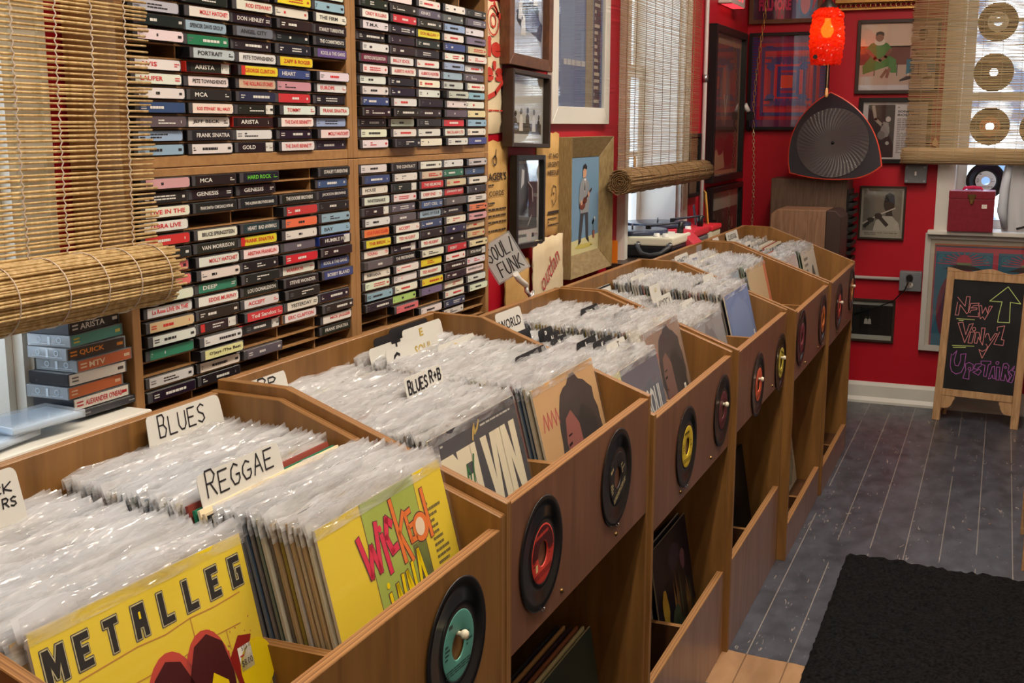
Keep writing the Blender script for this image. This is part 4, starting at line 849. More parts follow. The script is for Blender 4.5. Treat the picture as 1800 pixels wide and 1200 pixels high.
for code,nm,y0,z0,z1,dirn,rows in RACKS:
    t=thing('cassette_rack','oak wall rack of cassette tapes, the %s of the four beside the near window'%nm,'cassette rack',(RX,y0,z0),'cassette racks on the left wall')
    H=z1-z0
    b=MB(); b.box(-.092,.0004,0,0,.018,H,OAKV); b.build('side_panel',t,bevel=.001)
    b=MB(); b.box(-.092,RW-.018,0,0,RW-.0004,H,OAKV); b.build('side_panel',t,bevel=.001)
    tb=.0166 if dirn=='up' else .012
    b=MB(); b.box(-.092,.0184,H-.012,-.0005,RW-.0184,H,OAK); b.build('top_board',t,bevel=.001)
    b=MB(); b.box(-.092,.0184,0,-.0005,RW-.0184,tb,OAK); b.build('bottom_board',t,bevel=.001)
    b=MB(); b.box(-.094,.0184,tb+.0004,-.087,RW-.0184,H-.0124,OAKD); b.build('back_board',t)
    pitch=.0196 if dirn=='up' else .0201
    nr=len(rows) if dirn=='up' else int((H-.02)/pitch)
    zrow=[(tb+.0006+pitch*i) if dirn=='up' else (1.2735-z0-pitch*(i+1)) for i in range(nr)]
    for i,z in enumerate(zrow):
        if dirn=='up' and i==0: continue
        if z<tb: continue
        b=MB(); b.box(-.0865,.0186,z-.0030,-.006,RW-.0186,z-.0006,OAKD,{'+x':OAK}); b.build('shelf',t)
    for c in range(1,5):
        b=MB(); b.box(-.0864,.018+CWD*c-.0016,tb+.0006,-.010,.018+CWD*c+.0016,H-.0126,OAKD,{'+x':OAK}); b.build('upright_divider',t)
    rr=random.Random(code)
    for i,row in enumerate(rows):
        if i>=len(zrow) or zrow[i]+.018>H-.01 and dirn=='up': continue
        for c,ch in enumerate(row):
            if ch=='X': continue
            y=y0+.018+CWD*c+.0018+rr.uniform(.0008,.0034)
            x=RX+.0035+rr.uniform(-.006,.004)
            if rr.random()<.06: x+=.006
            kind='k'
            key=(code,i,c)
            if ch in 'Gk' : kind='g' if rr.random()<.4 else 'k'
            if key in (('UL',6,1),('UL',2,2),('LL',12,2)): kind='r'
            if key==('LL',12,3): kind='t'
            if key==('LL',6,4): kind='b'
            row_s=('%s row from the bottom'%ORDN[i]) if dirn=='up' else ('%s row from the top'%ORDN[i])
            o=bpy.data.objects.new('cassette',CM[kind]); COL.objects.link(o)
            o.matrix_world=T((x,y,z0+zrow[i]+.0002),(0,1,0),(0,0,1))@Matrix.Rotation(rr.uniform(-.02,.02) if rr.random()<.3 else 0,4,'Y')
            tag(o,'%s-spined cassette in the %s rack, %s column, %s'%(NAMES[ch],nm,ORDN[c],row_s),'cassette','cassettes in the wall racks')
            inl=inlay(ch,key,rr); inl.v=[(a,bb,cc+.0004) for a,bb,cc in inl.v]; inl.build('spine_card',o)

# tapes stacked on the sill of the near window
def boxed_tape(label,loc,rz,front,word,inkc,clear,top=None,h=.0165):
    m=Matrix.Translation(loc)@Matrix.Rotation(rz,4,'Z')
    t=thing('cassette',label,'cassette',group='tapes stacked on the window sill',mat=m)
    # local: long spine along +y at x=0, box reaching to -x
    b=MB(); b.box(-.068,.0008,.001,-.0012,CL-.0008,h-.001,pm((34,36,44),.3) if not clear else pm((126,138,150),.25)); b.build('tape',t)
    b=MB(); b.box(-.069,0,0,0,CL,h,CLEAR if clear else pm((30,33,42),.25),{'+x':CLEAR,'+z':CLEAR}); CSE=b.build('case',t,bevel=.0008)
    if not clear:
        b=MB(); b.disc(0,0,.0016,pm((10,10,12)),0,n=10); b.build('rivet',CSE,mat=T((-.055,-.0004,h*.3),(1,0,0),(0,0,1)))
    else:
        b=MB(); b.rect(-.026,-.0045,.026,-.004,pm((216,230,240)),0); b.rect(-.002,-.0055,.002,.0055,pm((206,220,232)),0); b.disc(.016,.001,.004,pm((190,206,220)),0,n=12,ri=.0028); b.disc(-.016,.001,.004,pm((190,206,220)),0,n=12,ri=.0028)
        b.build('hub_moulding',CSE,mat=T((-.034,-.0004,h*.5),(1,0,0),(0,0,1)))
    b=MB(); b.rect(.002,.0012,CL-.004,h-.0014,front,0)
    if word: b.text(word,.022,.0042,min(.07,.007*len(word)+.01),.0078,inkc,1,.02)
    b.bars(.006,.004,.018,h-.004,inkc,2,5,1); b.bars(CL-.018,.004,CL-.007,h-.004,inkc,1,6,1)
    b.build('spine_card',t,mat=T((.0004,0,0),(0,1,0),(0,0,1)))
    if top:
        b=MB(); top(b); b.build('cover_card',CSE,mat=T((-.067,.002,h+.0003),(1,0,0),(0,1,0)))
    return t
def topart(b):
    b.rect(0,0,.064,.104,pm((176,140,120),.3),0); blob(b,.032,.05,.024,.04,pm((206,110,80)),1,3); blob(b,.03,.06,.012,.02,pm((226,190,150)),2,4); b.rect(.004,.09,.05,.1,pm((190,70,60)),1)
S0=(-1.107,1.158)
stack=[('white-spined tape with red capitals at the bottom of the sill stack',(226,222,214),"ALEXANDER O'NEAL",(196,44,48),False,(0,.002),0),
 ('orange-spined tape second from the bottom of the sill stack',(196,110,70),None,(230,200,170),True,(.001,-.007),.03),
 ('white-spined tape with faint print third from the bottom of the sill stack',(224,220,212),None,(90,80,84),False,(0,-.004),-.02),
 ('orange-spined tape in a clear box, fourth from the bottom of the sill stack',(190,100,62),'MTV',(230,210,180),True,(.006,.007),.02),
 ('tape with a brown spine and orange capitals, fifth from the bottom of the sill stack',(66,52,46),'QUICK',(226,140,50),True,(0,-.004),-.03),
 ('teal and yellow spined tape second from the top of the sill stack',(84,150,140),None,(226,200,90),True,(.003,.001),.07),
 ('black-cased tape with a picture cover on top of the sill stack',(26,26,30),'ARISTA',(226,226,222),False,(.003,.000),.10)]
z=.9604+.0110
for i,(lab,fc,wd_,ik,cl,(dx,dy),rz) in enumerate(stack):
    h=.0168 if i<6 else .0175
    boxed_tape(lab,(S0[0]+dx,S0[1]+dy,z),rz,pm(fc,.3),wd_,pm(ik,.4),cl,topart if i==6 else None,h); z+=h+.0003
boxed_tape('dark tape lying flat under the sill stack',(S0[0]+.002,S0[1]+.012,.9604),-.02,pm((60,62,70),.3),None,pm((190,190,190)),False,None,.0105)
for i,(x,y,rz,nm) in enumerate(((-1.078,.975,.12,'clear plastic case lying on the near window sill, leftmost'),(-1.086,1.036,-.10,'clear plastic case lying on the near window sill, next to the tape stack'),(-1.076,.850,.05,'clear plastic case lying on the near window sill, third along from the tape stack'))):
    m=Matrix.Translation((x,y,.9604+(i%2)*.0108))@Matrix.Rotation(rz,4,'Z')
    t=thing('plastic_case',nm,'plastic case',group='empty cases on the sill',mat=m)
    b=MB(); b.box(-.075,0,0,0,.112,.010,CLEAR); b.build('case',t,bevel=.001)
    b=MB(); b.box(-.072,.003,.0012,-.003,.109,.006,pm((196,216,236),.3)); b.build('tray',t)

# ------------------------------------------------------------------ bamboo blinds
def blind(label,mat,wid,zbot,ztop,reed,pitch,rad,rollr,rollc,rollx,cords,cordm,tagx,seed,jit=.0006,thin=1.0,tagm=(176,142,96),wob=0,pair=False):
    rr=random.Random(seed); t=thing('bamboo_blind',label,'blind',group='bamboo roller blinds',mat=mat)
    b=MB(); y=zbot
    while y<ztop:
        n=7; r=rad*rr.uniform(.7,1.15); e0=rr.uniform(-.008,.004); e1=rr.uniform(-.004,.008); a=rr.uniform(-jit,jit)*2; dz=rr.uniform(-.0008,.0008)
        pts=[(e0+(wid-e0+e1)*i/n,y+a*(i/n-.5)+rr.uniform(-jit,jit)+wob*math.sin(i*1.1+y*9),dz+rr.uniform(-.0006,.0006)) for i in range(n+1)]
        b.tube(pts,r,reed,5); y+=pitch*rr.uniform(.8,1.2)
    b.build('slat_curtain',t)
    # rolled bundle: reeds lying round a cylinder, with their cut ends showing
    b=MB(); x0,x1=rollx; cy,cz=rollc
    b.tube([(x0+.012,cy,cz),(x1-.012,cy,cz)],rollr*.86,reed,20,True,True)
    N=int(2*math.pi*rollr/(rad*2.1))
    for k in range(N):
        an=2*math.pi*k/N; r=rollr*rr.uniform(.92,1.03); p=(cy+r*math.sin(an),cz+r*math.cos(an)); e0=rr.uniform(-.010,.008); e1=rr.uniform(-.008,.010)
        b.tube([(x0+e0+(x1-x0+e1-e0)*i/6,p[0]+rr.uniform(-.0008,.0008),p[1]+rr.uniform(-.0008,.0008)) for i in range(7)],rad*rr.uniform(.8,1.15),reed,5)
    for ring in range(1,6):
        R=rollr*.86*ring/5.5; M_=max(4,int(2*math.pi*R/(rad*2.3)))
        for k in range(M_):
            an=2*math.pi*k/M_+ring; 
            for xe,s in ((x0,-1),(x1,1)): b.tube([(xe-s*.014,cy+R*math.sin(an),cz+R*math.cos(an)),(xe+rr.uniform(-.006,.004),cy+R*math.sin(an),cz+R*math.cos(an))],rad*rr.uniform(.8,1.1),reed,5)
    b.build('rolled_bundle',t)
    for cx in cords:
        b=MB(); pts=[]; y=zbot-.005; k=0
        while y<ztop: pts.append((cx+.0022*(1 if k%2 else -1)+.004*math.sin(y*7+cx*9),y,rad*1.35)); y+=pitch; k+=1
        b.tube(pts,.0011,cordm,4,False)
        ring=[(cx,cy+(rollr+rad*1.3)*math.sin(a),cz+(rollr+rad*1.3)*math.cos(a)) for a in [2*math.pi*i/20 for i in range(21)]]
        b.tube(ring,.0010,cordm,4,False); b.build('cord',t)
    if tagx is not None:
        b=MB(); r=.021 if rollr>.041 else .013; cyy=zbot+r*1.2+.004; n=20
        prof=[(r*math.sin(a),cyy+r*math.cos(a)*1.15) for a in [2*math.pi*i/n for i in range(n)]]
        b.prism([(tagx+p[0],p[1]) for p in prof],.0065,.0095,pm(tagm,.5),axis='z')
        b.prism([(tagx-.006,cyy+r*1.05),(tagx+.006,cyy+r*1.05),(tagx+.005,cyy+r*1.8),(tagx-.005,cyy+r*1.8)],.0066,.0094,pm(tagm,.5),axis='z')
        b.prism([(tagx+.004,cyy-r*1.05),(tagx+.012,cyy-r*.95),(tagx+.016,cyy-r*1.7),(tagx+.009,cyy-r*1.75)],.0066,.0094,pm(tagm,.5),axis='z')
        b.build('pull_tag',t)
    b=MB(); b.box(0,ztop,-.012,wid,ztop+.03,.012,pm((150,116,70),.5)); b.build('head_rail',t)
    return t
CORDW=pm((206,190,176),.6); CORDD=pm((120,96,66),.7); CORDT=pm((196,182,150),.6)
# local: X along the wall to the right, Y up, Z into the room
def LWm(y,z,x=XL): return T((x,y,z),(0,1,0),(0,0,1))
def BWm(x,z,y=YB): return T((x,y,z),(1,0,0),(0,0,1))
blind('tan bamboo blind at the near window, with a round wooden pull tag',LWm(.20,0,-1.078),1.108,1.180,2.28,REED,.0064,.0019,.040,(1.143,.020),(.0,1.088),[.25,.45,.62,.795,.873,.94,1.0,1.06],CORDW,.800,3,.0005)
blind('fine reed blind with a ragged rolled end at the window beyond the cassette racks',LWm(3.62,0,-1.140),1.055,1.200,2.28,REED2,.0060,.00125,.039,(1.165,.026),(-.06,1.07),[.07,.17,.28,.39,.50,.61,.72,.83,.94],CORDD,.16,5,.0014,wob=.0012)
blind('straw-coloured reed blind hanging over the window in the back wall',BWm(-.428,0,5.80),1.12,1.243,2.28,REED3,.0054,.0021,.036,(1.203,.022),(-.012,1.13),[.055,.13,.21,.30,.385,.47,.56,.66],CORDT,.128,8,.0009)
# singles hung in the windows
for (x,z,c,l) in ((.075-.147,1.812,(216,206,190),'black seven-inch single hung behind the back window blind, topmost'),(.0-.075,1.585,(70,62,54),'black seven-inch single hung behind the back window blind, second from the top'),(-.075,1.338,(222,120,60),'black seven-inch single with an orange label hung behind the back window blind'),(-.075,1.085,(226,226,222),'black seven-inch single with a white label in the back window, just above the red case'),(.14,1.33,(222,140,80),'black seven-inch single hung behind the back window blind, rightmost')):
    single('window_single',l,c,None,T((x,YB+.135,z),(1,0,0),(0,0,1)),'seven-inch singles hung in the windows')
for (y,z,c,l) in ((3.99,1.25,(60,70,90),'black seven-inch single hung low behind the fine reed blind, left'),(4.02,1.03,(120,140,180),'black seven-inch single in the window behind the turntable, left'),(4.27,1.035,(210,222,240),'black seven-inch single in the window behind the turntable, right'),(4.30,1.27,(150,110,80),'black seven-inch single hung behind the fine reed blind, right')):
    single('window_single',l,c,None,T((XL-.135,y,z),(0,1,0),(0,0,1)),'seven-inch singles hung in the windows')

# ------------------------------------------------------------------ pictures
BLK=pm((22,21,22),.35); DBR=pm((52,40,32),.4); PW=pm((222,220,214),.5)
def picture(name,label,mat,w,h,fw,fd,fm,art,matw=0,matc=None,cat='picture',glz=True,group=None,cham=0):
    """frame standing fd off the wall; art(a,w,h) draws the print"""
    t=thing(name,label,cat,mat=mat,group=group)
    b=MB()
    for i in range(4):
        # mitred frame side
        pts={0:[(0,0),(w,0),(w-fw,fw),(fw,fw)],1:[(w,0),(w,h),(w-fw,h-fw),(w-fw,fw)],2:[(w,h),(0,h),(fw,h-fw),(w-fw,h-fw)],3:[(0,h),(0,0),(fw,fw),(fw,h-fw)]}[i]
        z1=fd; zin=fd-cham
        vs=[(x,y,.0005) for x,y in pts]+[(pts[0][0],pts[0][1],z1),(pts[1][0],pts[1][1],z1),(pts[2][0],pts[2][1],zin),(pts[3][0],pts[3][1],zin)]
        b.add(vs,[(0,3,2,1),(4,5,6,7),(0,1,5,4),(2,3,7,6),(1,2,6,5),(3,0,4,7)],fm)
    b.build('frame',t,bevel=.0012)
    iw,ih=w-2*fw,h-2*fw
    a=MB(); a.rect(0,0,iw,ih,matc or PW,-1.5)
    if matw:
        c=MB(); art(c,iw-2*matw,ih-2*matw); c.v=[(x+matw,y+matw,z+.0006) for x,y,z in c.v]
        off=len(a.v); a.v+=c.v
        for f,mi,sm in zip(c.f,c.m,c.sm): a.f.append(tuple(off+i for i in f)); a.m.append(a.mi(c.mats[mi])); a.sm.append(sm)
    else: art(a,iw,ih)
    a.v=[(x+fw,y+fw,z+fd*.35) for x,y,z in a.v]; a.build('print',t)
    if glz:
        b=MB(); b.rect(fw,fw,w-fw,h-fw,PGLASS); b.v=[(x,y,max(fd*.35+.004,fd*.6)) for x,y,z in b.v]; b.build('glass_pane',t)
    return t
def figs(a,pts,cols,L=2):
    for i,(x,y,s) in enumerate(pts):
        c=pm(cols[i%len(cols)],.5); d=pm(tuple(max(0,v-110) for v in cols[i%len(cols)]),.5)
        a.poly([(x-s*.9,y),(x-s*.7,y+s*2.4),(x,y+s*2.9),(x+s*.7,y+s*2.4),(x+s*.9,y)],c,L); a.disc(x,y+s*3.4,s*.55,d,L+1,n=12)
def p_band(a,w,h):  # pale bluish tones paint the window's reflection into the print
    a.rect(0,0,w,h,pm((168,180,204),.45),0); a.poly([(0,0),(w,0),(w,h*.34),(0,h*.42)],pm((182,192,212)),1)
    blob(a,w*.55,h*.30,w*.34,h*.12,pm((84,98,140)),1,3); a.poly([(w*.45,h*.2),(w*.95,h*.12),(w*.98,h*.24),(w*.6,h*.36)],pm((70,82,122)),2)
    figs(a,[(w*.34,h*.24,w*.07),(w*.50,h*.34,w*.07),(w*.62,h*.38,w*.06),(w*.76,h*.36,w*.07),(w*.42,h*.14,w*.075),(w*.60,h*.20,w*.06)],[(222,222,224),(96,106,140),(226,226,226),(214,216,220)],3)
def p_group(a,w,h):
    a.rect(0,0,w,h,pm((206,208,204),.45),0); a.rect(w*.06,h*.2,w*.94,h*.92,pm((188,190,186)),1); a.rect(w*.06,h*.14,w*.94,h*.30,pm((58,60,62)),2)
    figs(a,[(w*.2,h*.16,w*.055),(w*.36,h*.18,w*.06),(w*.54,h*.2,w*.06),(w*.72,h*.18,w*.06),(w*.86,h*.16,w*.05)],[(44,44,46),(226,224,218),(60,58,56),(214,212,206)],3)
    a.bars(w*.05,h*.03,w*.3,h*.07,pm((150,150,150)),1,3,2)
def p_poster(a,w,h):
    a.rect(0,0,w,h,pm((96,118,160),.4),0); a.rect(w*.62,0,w*.78,h,pm((150,140,124)),1); a.rect(w*.80,0,w*.95,h,pm((84,72,84)),1); a.bars(w*.81,.01,w*.93,h*.98,pm((200,190,176)),26,8,2)
    a.bars(w*.16,h*.20,w*.62,h*.26,pm((196,196,200)),1,5,2); a.rect(w*.1,h*.24,w*.58,h*.6,pm((120,142,178)),1)
def p_jos(a,w,h):
    a.rect(0,0,w,h,pm((58,62,68),.45),0); blob(a,w*.45,h*.55,w*.26,h*.36,pm((34,36,40)),1,9); a.poly([(w*.1,0),(w*.4,h*.3),(w*.9,h*.34),(w,h*.1),(w,0)],pm((76,80,84)),2)
    a.poly([(w*.20,h*.62),(w*.34,h*.70),(w*.36,h*.9),(w*.24,h*.92)],pm((206,206,206)),2); a.stroke([(w*.34,h*.62),(w*.52,h*.5),(w*.6,h*.35)],w*.07,pm((30,32,36)),3); a.stroke([(w*.55,h*.72),(w*.75,h*.62),(w*.78,h*.42)],w*.03,pm((190,190,190)),3); a.stroke([(w*.55,h*.06),(w*.72,h*.2)],w*.04,pm((170,170,170)),3)
def p_guitar(a,w,h):
    a.rect(0,0,w,h,pm((112,148,178),.5),0); a.poly([(0,0),(w,0),(w,h*.17),(0,h*.14)],pm((214,208,156)),1); blob(a,w*.5,h*.07,w*.3,h*.025,pm((206,192,100)),2,4)
    TR=pm((56,58,66)); JK=pm((140,146,152)); SKN=pm((206,160,132)); GU=pm((110,52,36))
    a.poly([(w*.36,h*.44),(w*.30,h*.12),(w*.38,h*.12),(w*.47,h*.40),(w*.52,h*.40),(w*.56,h*.14),(w*.64,h*.14),(w*.62,h*.44)],TR,3)
    a.poly([(w*.30,h*.09),(w*.38,h*.12),(w*.37,h*.14),(w*.30,h*.13)],pm((30,30,34)),4); a.poly([(w*.56,h*.14),(w*.66,h*.10),(w*.64,h*.15)],pm((30,30,34)),4)
    a.poly([(w*.30,h*.56),(w*.33,h*.72),(w*.42,h*.78),(w*.55,h*.78),(w*.64,h*.72),(w*.67,h*.52),(w*.62,h*.42),(w*.35,h*.42)],JK,4); a.poly([(w*.46,h*.78),(w*.485,h*.62),(w*.53,h*.78)],pm((226,226,224)),5); a.stroke([(w*.49,h*.75),(w*.487,h*.66)],w*.02,pm((40,40,60)),6)
    a.poly([(w*.43,h*.79),(w*.42,h*.86),(w*.46,h*.895),(w*.53,h*.89),(w*.55,h*.84),(w*.52,h*.79)],SKN,5); a.poly([(w*.415,h*.86),(w*.43,h*.915),(w*.50,h*.935),(w*.56,h*.90),(w*.55,h*.87),(w*.46,h*.885)],pm((34,30,34)),6)
    a.disc(w*.41,h*.50,w*.10,GU,6,ry=h*.045,n=18); a.disc(w*.50,h*.55,w*.07,GU,6,ry=h*.035,n=18); a.stroke([(w*.5,h*.56),(w*.72,h*.66)],w*.03,pm((70,40,30)),7); a.disc(w*.38,h*.53,w*.03,SKN,7,n=10); a.disc(w*.62,h*.61,w*.03,SKN,8,n=10)
    for i in range(5): a.disc(w*(.82+.03*(i%3-1)),h*(.30+.02*i%.06),w*.022,pm((230,230,226)),4,n=10); 
    a.stroke([(w*.82,h*.30),(w*.82,h*.19)],w*.012,pm((70,96,60)),3); a.poly([(w*.78,h*.21),(w*.86,h*.21),(w*.845,h*.13),(w*.795,h*.13)],pm((150,90,70)),5); a.disc(w*.03,h*.22,w*.05,pm((70,90,80)),3,ry=h*.09,n=12); a.bars(w*.72,h*.05,w*.9,h*.075,pm((60,60,40)),1,2,3)
OLIVE=noisy('olive_gold_frame',(128,108,72),(158,138,98),(3,3,20),12,.4,4,.2,.4)
WBROWN=noisy('walnut_frame',(82,52,34),(112,72,46),(3,3,14),10,.4,4,.3,.4)
picture('framed_photograph','glare-tinted photograph of a band in a brown wooden frame, highest beside the cassette racks',LWm(2.77,1.493,-1.190)@Matrix.Rotation(-.03,4,'Z'),.305,.44,.030,.030,WBROWN,p_band)
picture('framed_photograph','group photograph behind reflecting glass in a thin dark frame, under the brown-framed band picture',LWm(2.785,1.288,-1.188)@Matrix.Rotation(-.03,4,'Z'),.272,.196,.011,.030,DBR,p_group)
picture('framed_poster','tall bluish poster in a wide white frame, left of the fine reed blind',LWm(3.135,1.345,-1.199),.52,.66,.050,.016,WHITE,p_poster)
def p_jos2(a,w,h):
    a.rect(0,0,w,h,pm((206,206,202)),0); c=MB(); p_jos(c,w*.82,h*.80); c.v=[(x+w*.09,y+h*.16,z+.0004) for x,y,z in c.v]; off=len(a.v); a.v+=c.v
    for f,mi in zip(c.f,c.m): a.f.append(tuple(off+i for i in f)); a.m.append(a.mi(c.mats[mi])); a.sm.append(False)
    a.text('JOSEPHINE',w*.08,h*.055,w*.42,h*.05,pm((80,80,82)),2,.01); a.rect(w*.72,h*.055,w*.80,h*.105,pm((70,70,70)),2); a.bars(w*.82,h*.06,w*.94,h*.10,pm((130,130,130)),2,2,2)
picture('framed_photograph','black and white photograph captioned JOSEPHINE in a black frame, hung over brown paper bags',LWm(2.822,1.020,-1.184)@Matrix.Rotation(-.02,4,'Z'),.208,.246,.014,.022,BLK,p_jos2)
picture('framed_painting','painting of a man holding a guitar, in a deep olive-gold frame',LWm(3.225,.893,-1.199),.395,.415,.062,.045,OLIVE,p_guitar,glz=False,cham=.028)
def p_brown(a,w,h):
    a.rect(0,0,w,h,pm((96,66,58),.45),0); blob(a,w*.45,h*.62,w*.2,h*.24,pm((140,104,84)),1,3); a.poly([(w*.1,h*.0),(w*.12,h*.16),(w*.4,h*.22),(w*.5,h*.02)],pm((176,150,120)),2); blob(a,w*.68,h*.16,w*.24,h*.13,pm((104,34,40)),3,8); blob(a,w*.3,h*.2,w*.14,h*.07,pm((112,44,46)),3,5); a.stroke([(w*.40,h*.6),(w*.46,h*.44),(w*.52,h*.6)],w*.03,pm((196,180,150)),4); a.poly([(w*.36,h*.52),(w*.4,h*.74),(w*.54,h*.74),(w*.56,h*.54)],pm((150,120,100)),2)
def p_brown2(a,w,h): a.rect(0,0,w,h,pm((172,142,112),.45),0); c=MB(); p_brown(c,w*.88,h*.90); c.v=[(x+w*.06,y+h*.03,z+.0004) for x,y,z in c.v]; o=len(a.v); a.v+=c.v; [(a.f.append(tuple(o+i for i in f)),a.m.append(a.mi(c.mats[mi])),a.sm.append(False)) for f,mi in zip(c.f,c.m)]
picture('framed_poster','tall brown poster in a deep black frame on the left wall beside the corner',LWm(5.06,1.092,-1.199),.645,.675,.030,.035,BLK,p_brown2)
def p_sepia(a,w,h):
    a.rect(0,0,w,h,pm((196,186,170),.45),0); a.rect(w*.04,0,w*.97,h*.84,pm((92,74,66)),1); rr=random.Random(4)
    for i in range(26): x,y=rr.uniform(.08,.88)*w,rr.uniform(.0,.74)*h; a.poly([(x,y),(x+rr.uniform(.02,.09)*w,y+rr.uniform(0,.05)*h),(x+rr.uniform(.02,.06)*w,y+rr.uniform(.06,.12)*h),(x-.01*w,y+.08*h)],pm(rr.choice([(150,130,112),(126,104,92),(170,152,132),(70,54,50)])),2)
picture('framed_poster','sepia crowd picture with a pale top margin in a black frame, low beside the corner',LWm(5.09,.50,-1.199),.66,.572,.026,.03,BLK,p_sepia)
picture('framed_photograph','small brown picture in a black frame just right of the fine reed blind',LWm(4.70,1.048,-1.199),.205,.26,.016,.02,BLK,lambda a,w,h:a.rect(0,0,w,h,pm((128,100,78)),0))
def p_fill(a,w,h):
    a.rect(0,0,w,h,pm((70,24,60),.45),0); a.rect(w*.60,0,w,h,pm((104,110,150)),1); blob(a,w*.80,h*.34,w*.18,h*.26,pm((206,60,90)),2,5); a.disc(w*.80,h*.22,w*.12,pm((90,130,180)),3,ry=h*.2); a.disc(w*.80,h*.18,w*.075,pm((220,130,140)),4,ry=h*.13)
    P_=pm((206,50,96)); a.text('FILLMORE',w*.08,h*.10,w*.50,h*.13,P_,2,.05); a.bars(w*.10,h*.30,w*.56,h*.40,P_,1,5,2); a.text('DEC 2',w*.12,h*.46,w*.4,h*.10,P_,2,.04)
picture('framed_poster','purple and red concert poster with wavy lettering, highest on the back wall by the corner',BWm(-1.192,1.822),.345,.45,.020,.025,WBROWN,p_fill)
def p_psy(a,w,h):
    A=pm((176,24,48),.4); B=pm((84,50,110),.4); C=pm((206,40,50),.4); D=pm((60,60,130),.4)
    a.rect(0,0,w,h,pm((110,40,84)),0)
    for i in range(34): a.rect(0,h*i/34,w*.10,h*(i+.5)/34,D,1); a.rect(w*.90,h*i/34,w,h*(i+.5)/34,D,1)
    for i,(c) in enumerate((A,B,C,A,B,C,D,A)): e=.08+.045*i; a.rect(w*e,h*(e*.95),w*(1-e),h*(1-e*.95),c,2+i)
    a.rect(w*.36,h*.40,w*.60,h*.60,B,11); a.rect(w*.40,h*.43,w*.56,h*.57,pm((222,70,40)),12)
    for y in (.22,.28,.68,.74,.12,.86): a.bars(w*.18,h*y,w*.82,h*(y+.045),B if y in(.22,.74) else D,1,int(y*100),12)
    for y in (.33,.66): 
        for x in (.26,.70): blob(a,w*x,h*y,w*.06,h*.035,D,12,int(x*100+y*10))
picture('framed_poster','red and violet psychedelic poster of nested rectangles behind reflecting glass in a black frame',BWm(-1.185,1.318),.385,.462,.016,.03,BLK,p_psy)
def p_people(a,w,h):
    a.rect(0,0,w,h,pm((190,166,150),.5),0); a.rect(0,h*.64,w,h,pm((222,196,172)),1); a.rect(0,h*.38,w,h*.66,pm((112,58,48)),1); a.rect(0,0,w,h*.08,pm((204,200,204)),1)
    GN=pm((64,130,60)); SK=pm((140,92,74)); JB=pm((44,116,140)); 
    for x in (.20,.50,.78): a.stroke([(w*x,h*.40),(w*x,h*.22)],w*.012,pm((30,26,26)),2)
    a.poly([(w*.08,h*.62),(w*.14,h*.70),(w*.26,h*.74),(w*.36,h*.70),(w*.42,h*.62),(w*.38,h*.52),(w*.48,h*.46),(w*.50,h*.26),(w*.42,h*.26),(w*.38,h*.36),(w*.05,h*.24),(w*.04,h*.36),(w*.14,h*.50)],GN,3)
    a.disc(w*.255,h*.72,w*.075,pm((226,214,196)),4,ry=h*.05,n=16); a.disc(w*.25,h*.79,w*.055,SK,5,ry=h*.065,n=16); a.poly([(w*.195,h*.81),(w*.205,h*.865),(w*.26,h*.88),(w*.305,h*.86),(w*.31,h*.81),(w*.25,h*.84)],pm((34,26,28)),6)
    a.stroke([(w*.10,h*.60),(w*.20,h*.48),(w*.27,h*.44)],w*.045,SK,4); a.stroke([(w*.40,h*.60),(w*.34,h*.50),(w*.27,h*.45)],w*.045,SK,4); a.stroke([(w*.36,h*.30),(w*.30,h*.20)],w*.04,SK,4); a.stroke([(w*.40,h*.32),(w*.37,h*.20)],w*.04,SK,4)
    a.poly([(w*.66,h*.62),(w*.70,h*.72),(w*.80,h*.75),(w*.93,h*.71),(w,h*.62),(w,h*.46),(w*.66,h*.48)],pm((214,170,160)),3)
    for i in range(4): a.rect(w*.68,h*(.56+.04*i),w*.98,h*(.575+.04*i),pm((196,90,90)),4)
    a.disc(w*.815,h*.80,w*.055,pm((90,60,54)),5,ry=h*.07,n=16); a.poly([(w*.755,h*.82),(w*.77,h*.885),(w*.82,h*.9),(w*.87,h*.88),(w*.875,h*.82),(w*.815,h*.85)],pm((24,20,22)),6)
    a.poly([(w*.62,h*.46),(w*.98,h*.48),(w,h*.26),(w*.90,h*.26),(w*.88,h*.40),(w*.73,h*.40),(w*.72,h*.24),(w*.62,h*.24)],JB,4)
    for x in (.64,.90): a.poly([(w*(x-.10),h*.13),(w*(x+.06),h*.17),(w*(x+.06),h*.22),(w*(x-.01),h*.21),(w*(x-.10),h*.155)],pm((40,28,30)),5); a.rect(w*x,h*.20,w*(x+.05),h*.25,pm((220,214,206)),5)
    a.stroke([(w*.70,h*.60),(w*.76,h*.52),(w*.86,h*.52)],w*.04,pm((90,60,54)),5)
picture('framed_painting','painting of a seated woman in a green dress and a man in blue trousers',BWm(-.680,1.488),.372,.338,.016,.02,DBR,p_people)
def p_sonny(a,w,h):
    a.rect(0,0,w,h,pm((206,204,206),.45),0); a.rect(w*.08,h*.03,w*.50,h*.95,pm((44,42,44)),1); blob(a,w*.36,h*.52,w*.07,h*.14,pm((150,146,144)),2,4); a.stroke([(w*.16,h*.92),(w*.20,h*.7),(w*.30,h*.6)],w*.05,pm((170,160,150)),2); a.disc(w*.40,h*.70,w*.04,pm((196,190,184)),3,ry=h*.05,n=12); a.disc(w*.30,h*.42,w*.06,pm((120,116,114)),3,ry=h*.08,n=12); a.disc(w*.40,h*.28,w*.03,pm((190,186,180)),3,n=10)
    I=pm((52,50,54)); a.text('SONNY',w*.54,h*.815,w*.26,h*.04,I,2,.04); a.text('ROLLINS',w*.54,h*.755,w*.34,h*.04,I,2,.04); a.bars(w*.54,h*.89,w*.86,h*.92,I,1,4,2); a.bars(w*.54,h*.10,w*.92,h*.72,pm((120,118,122)),20,8,2)
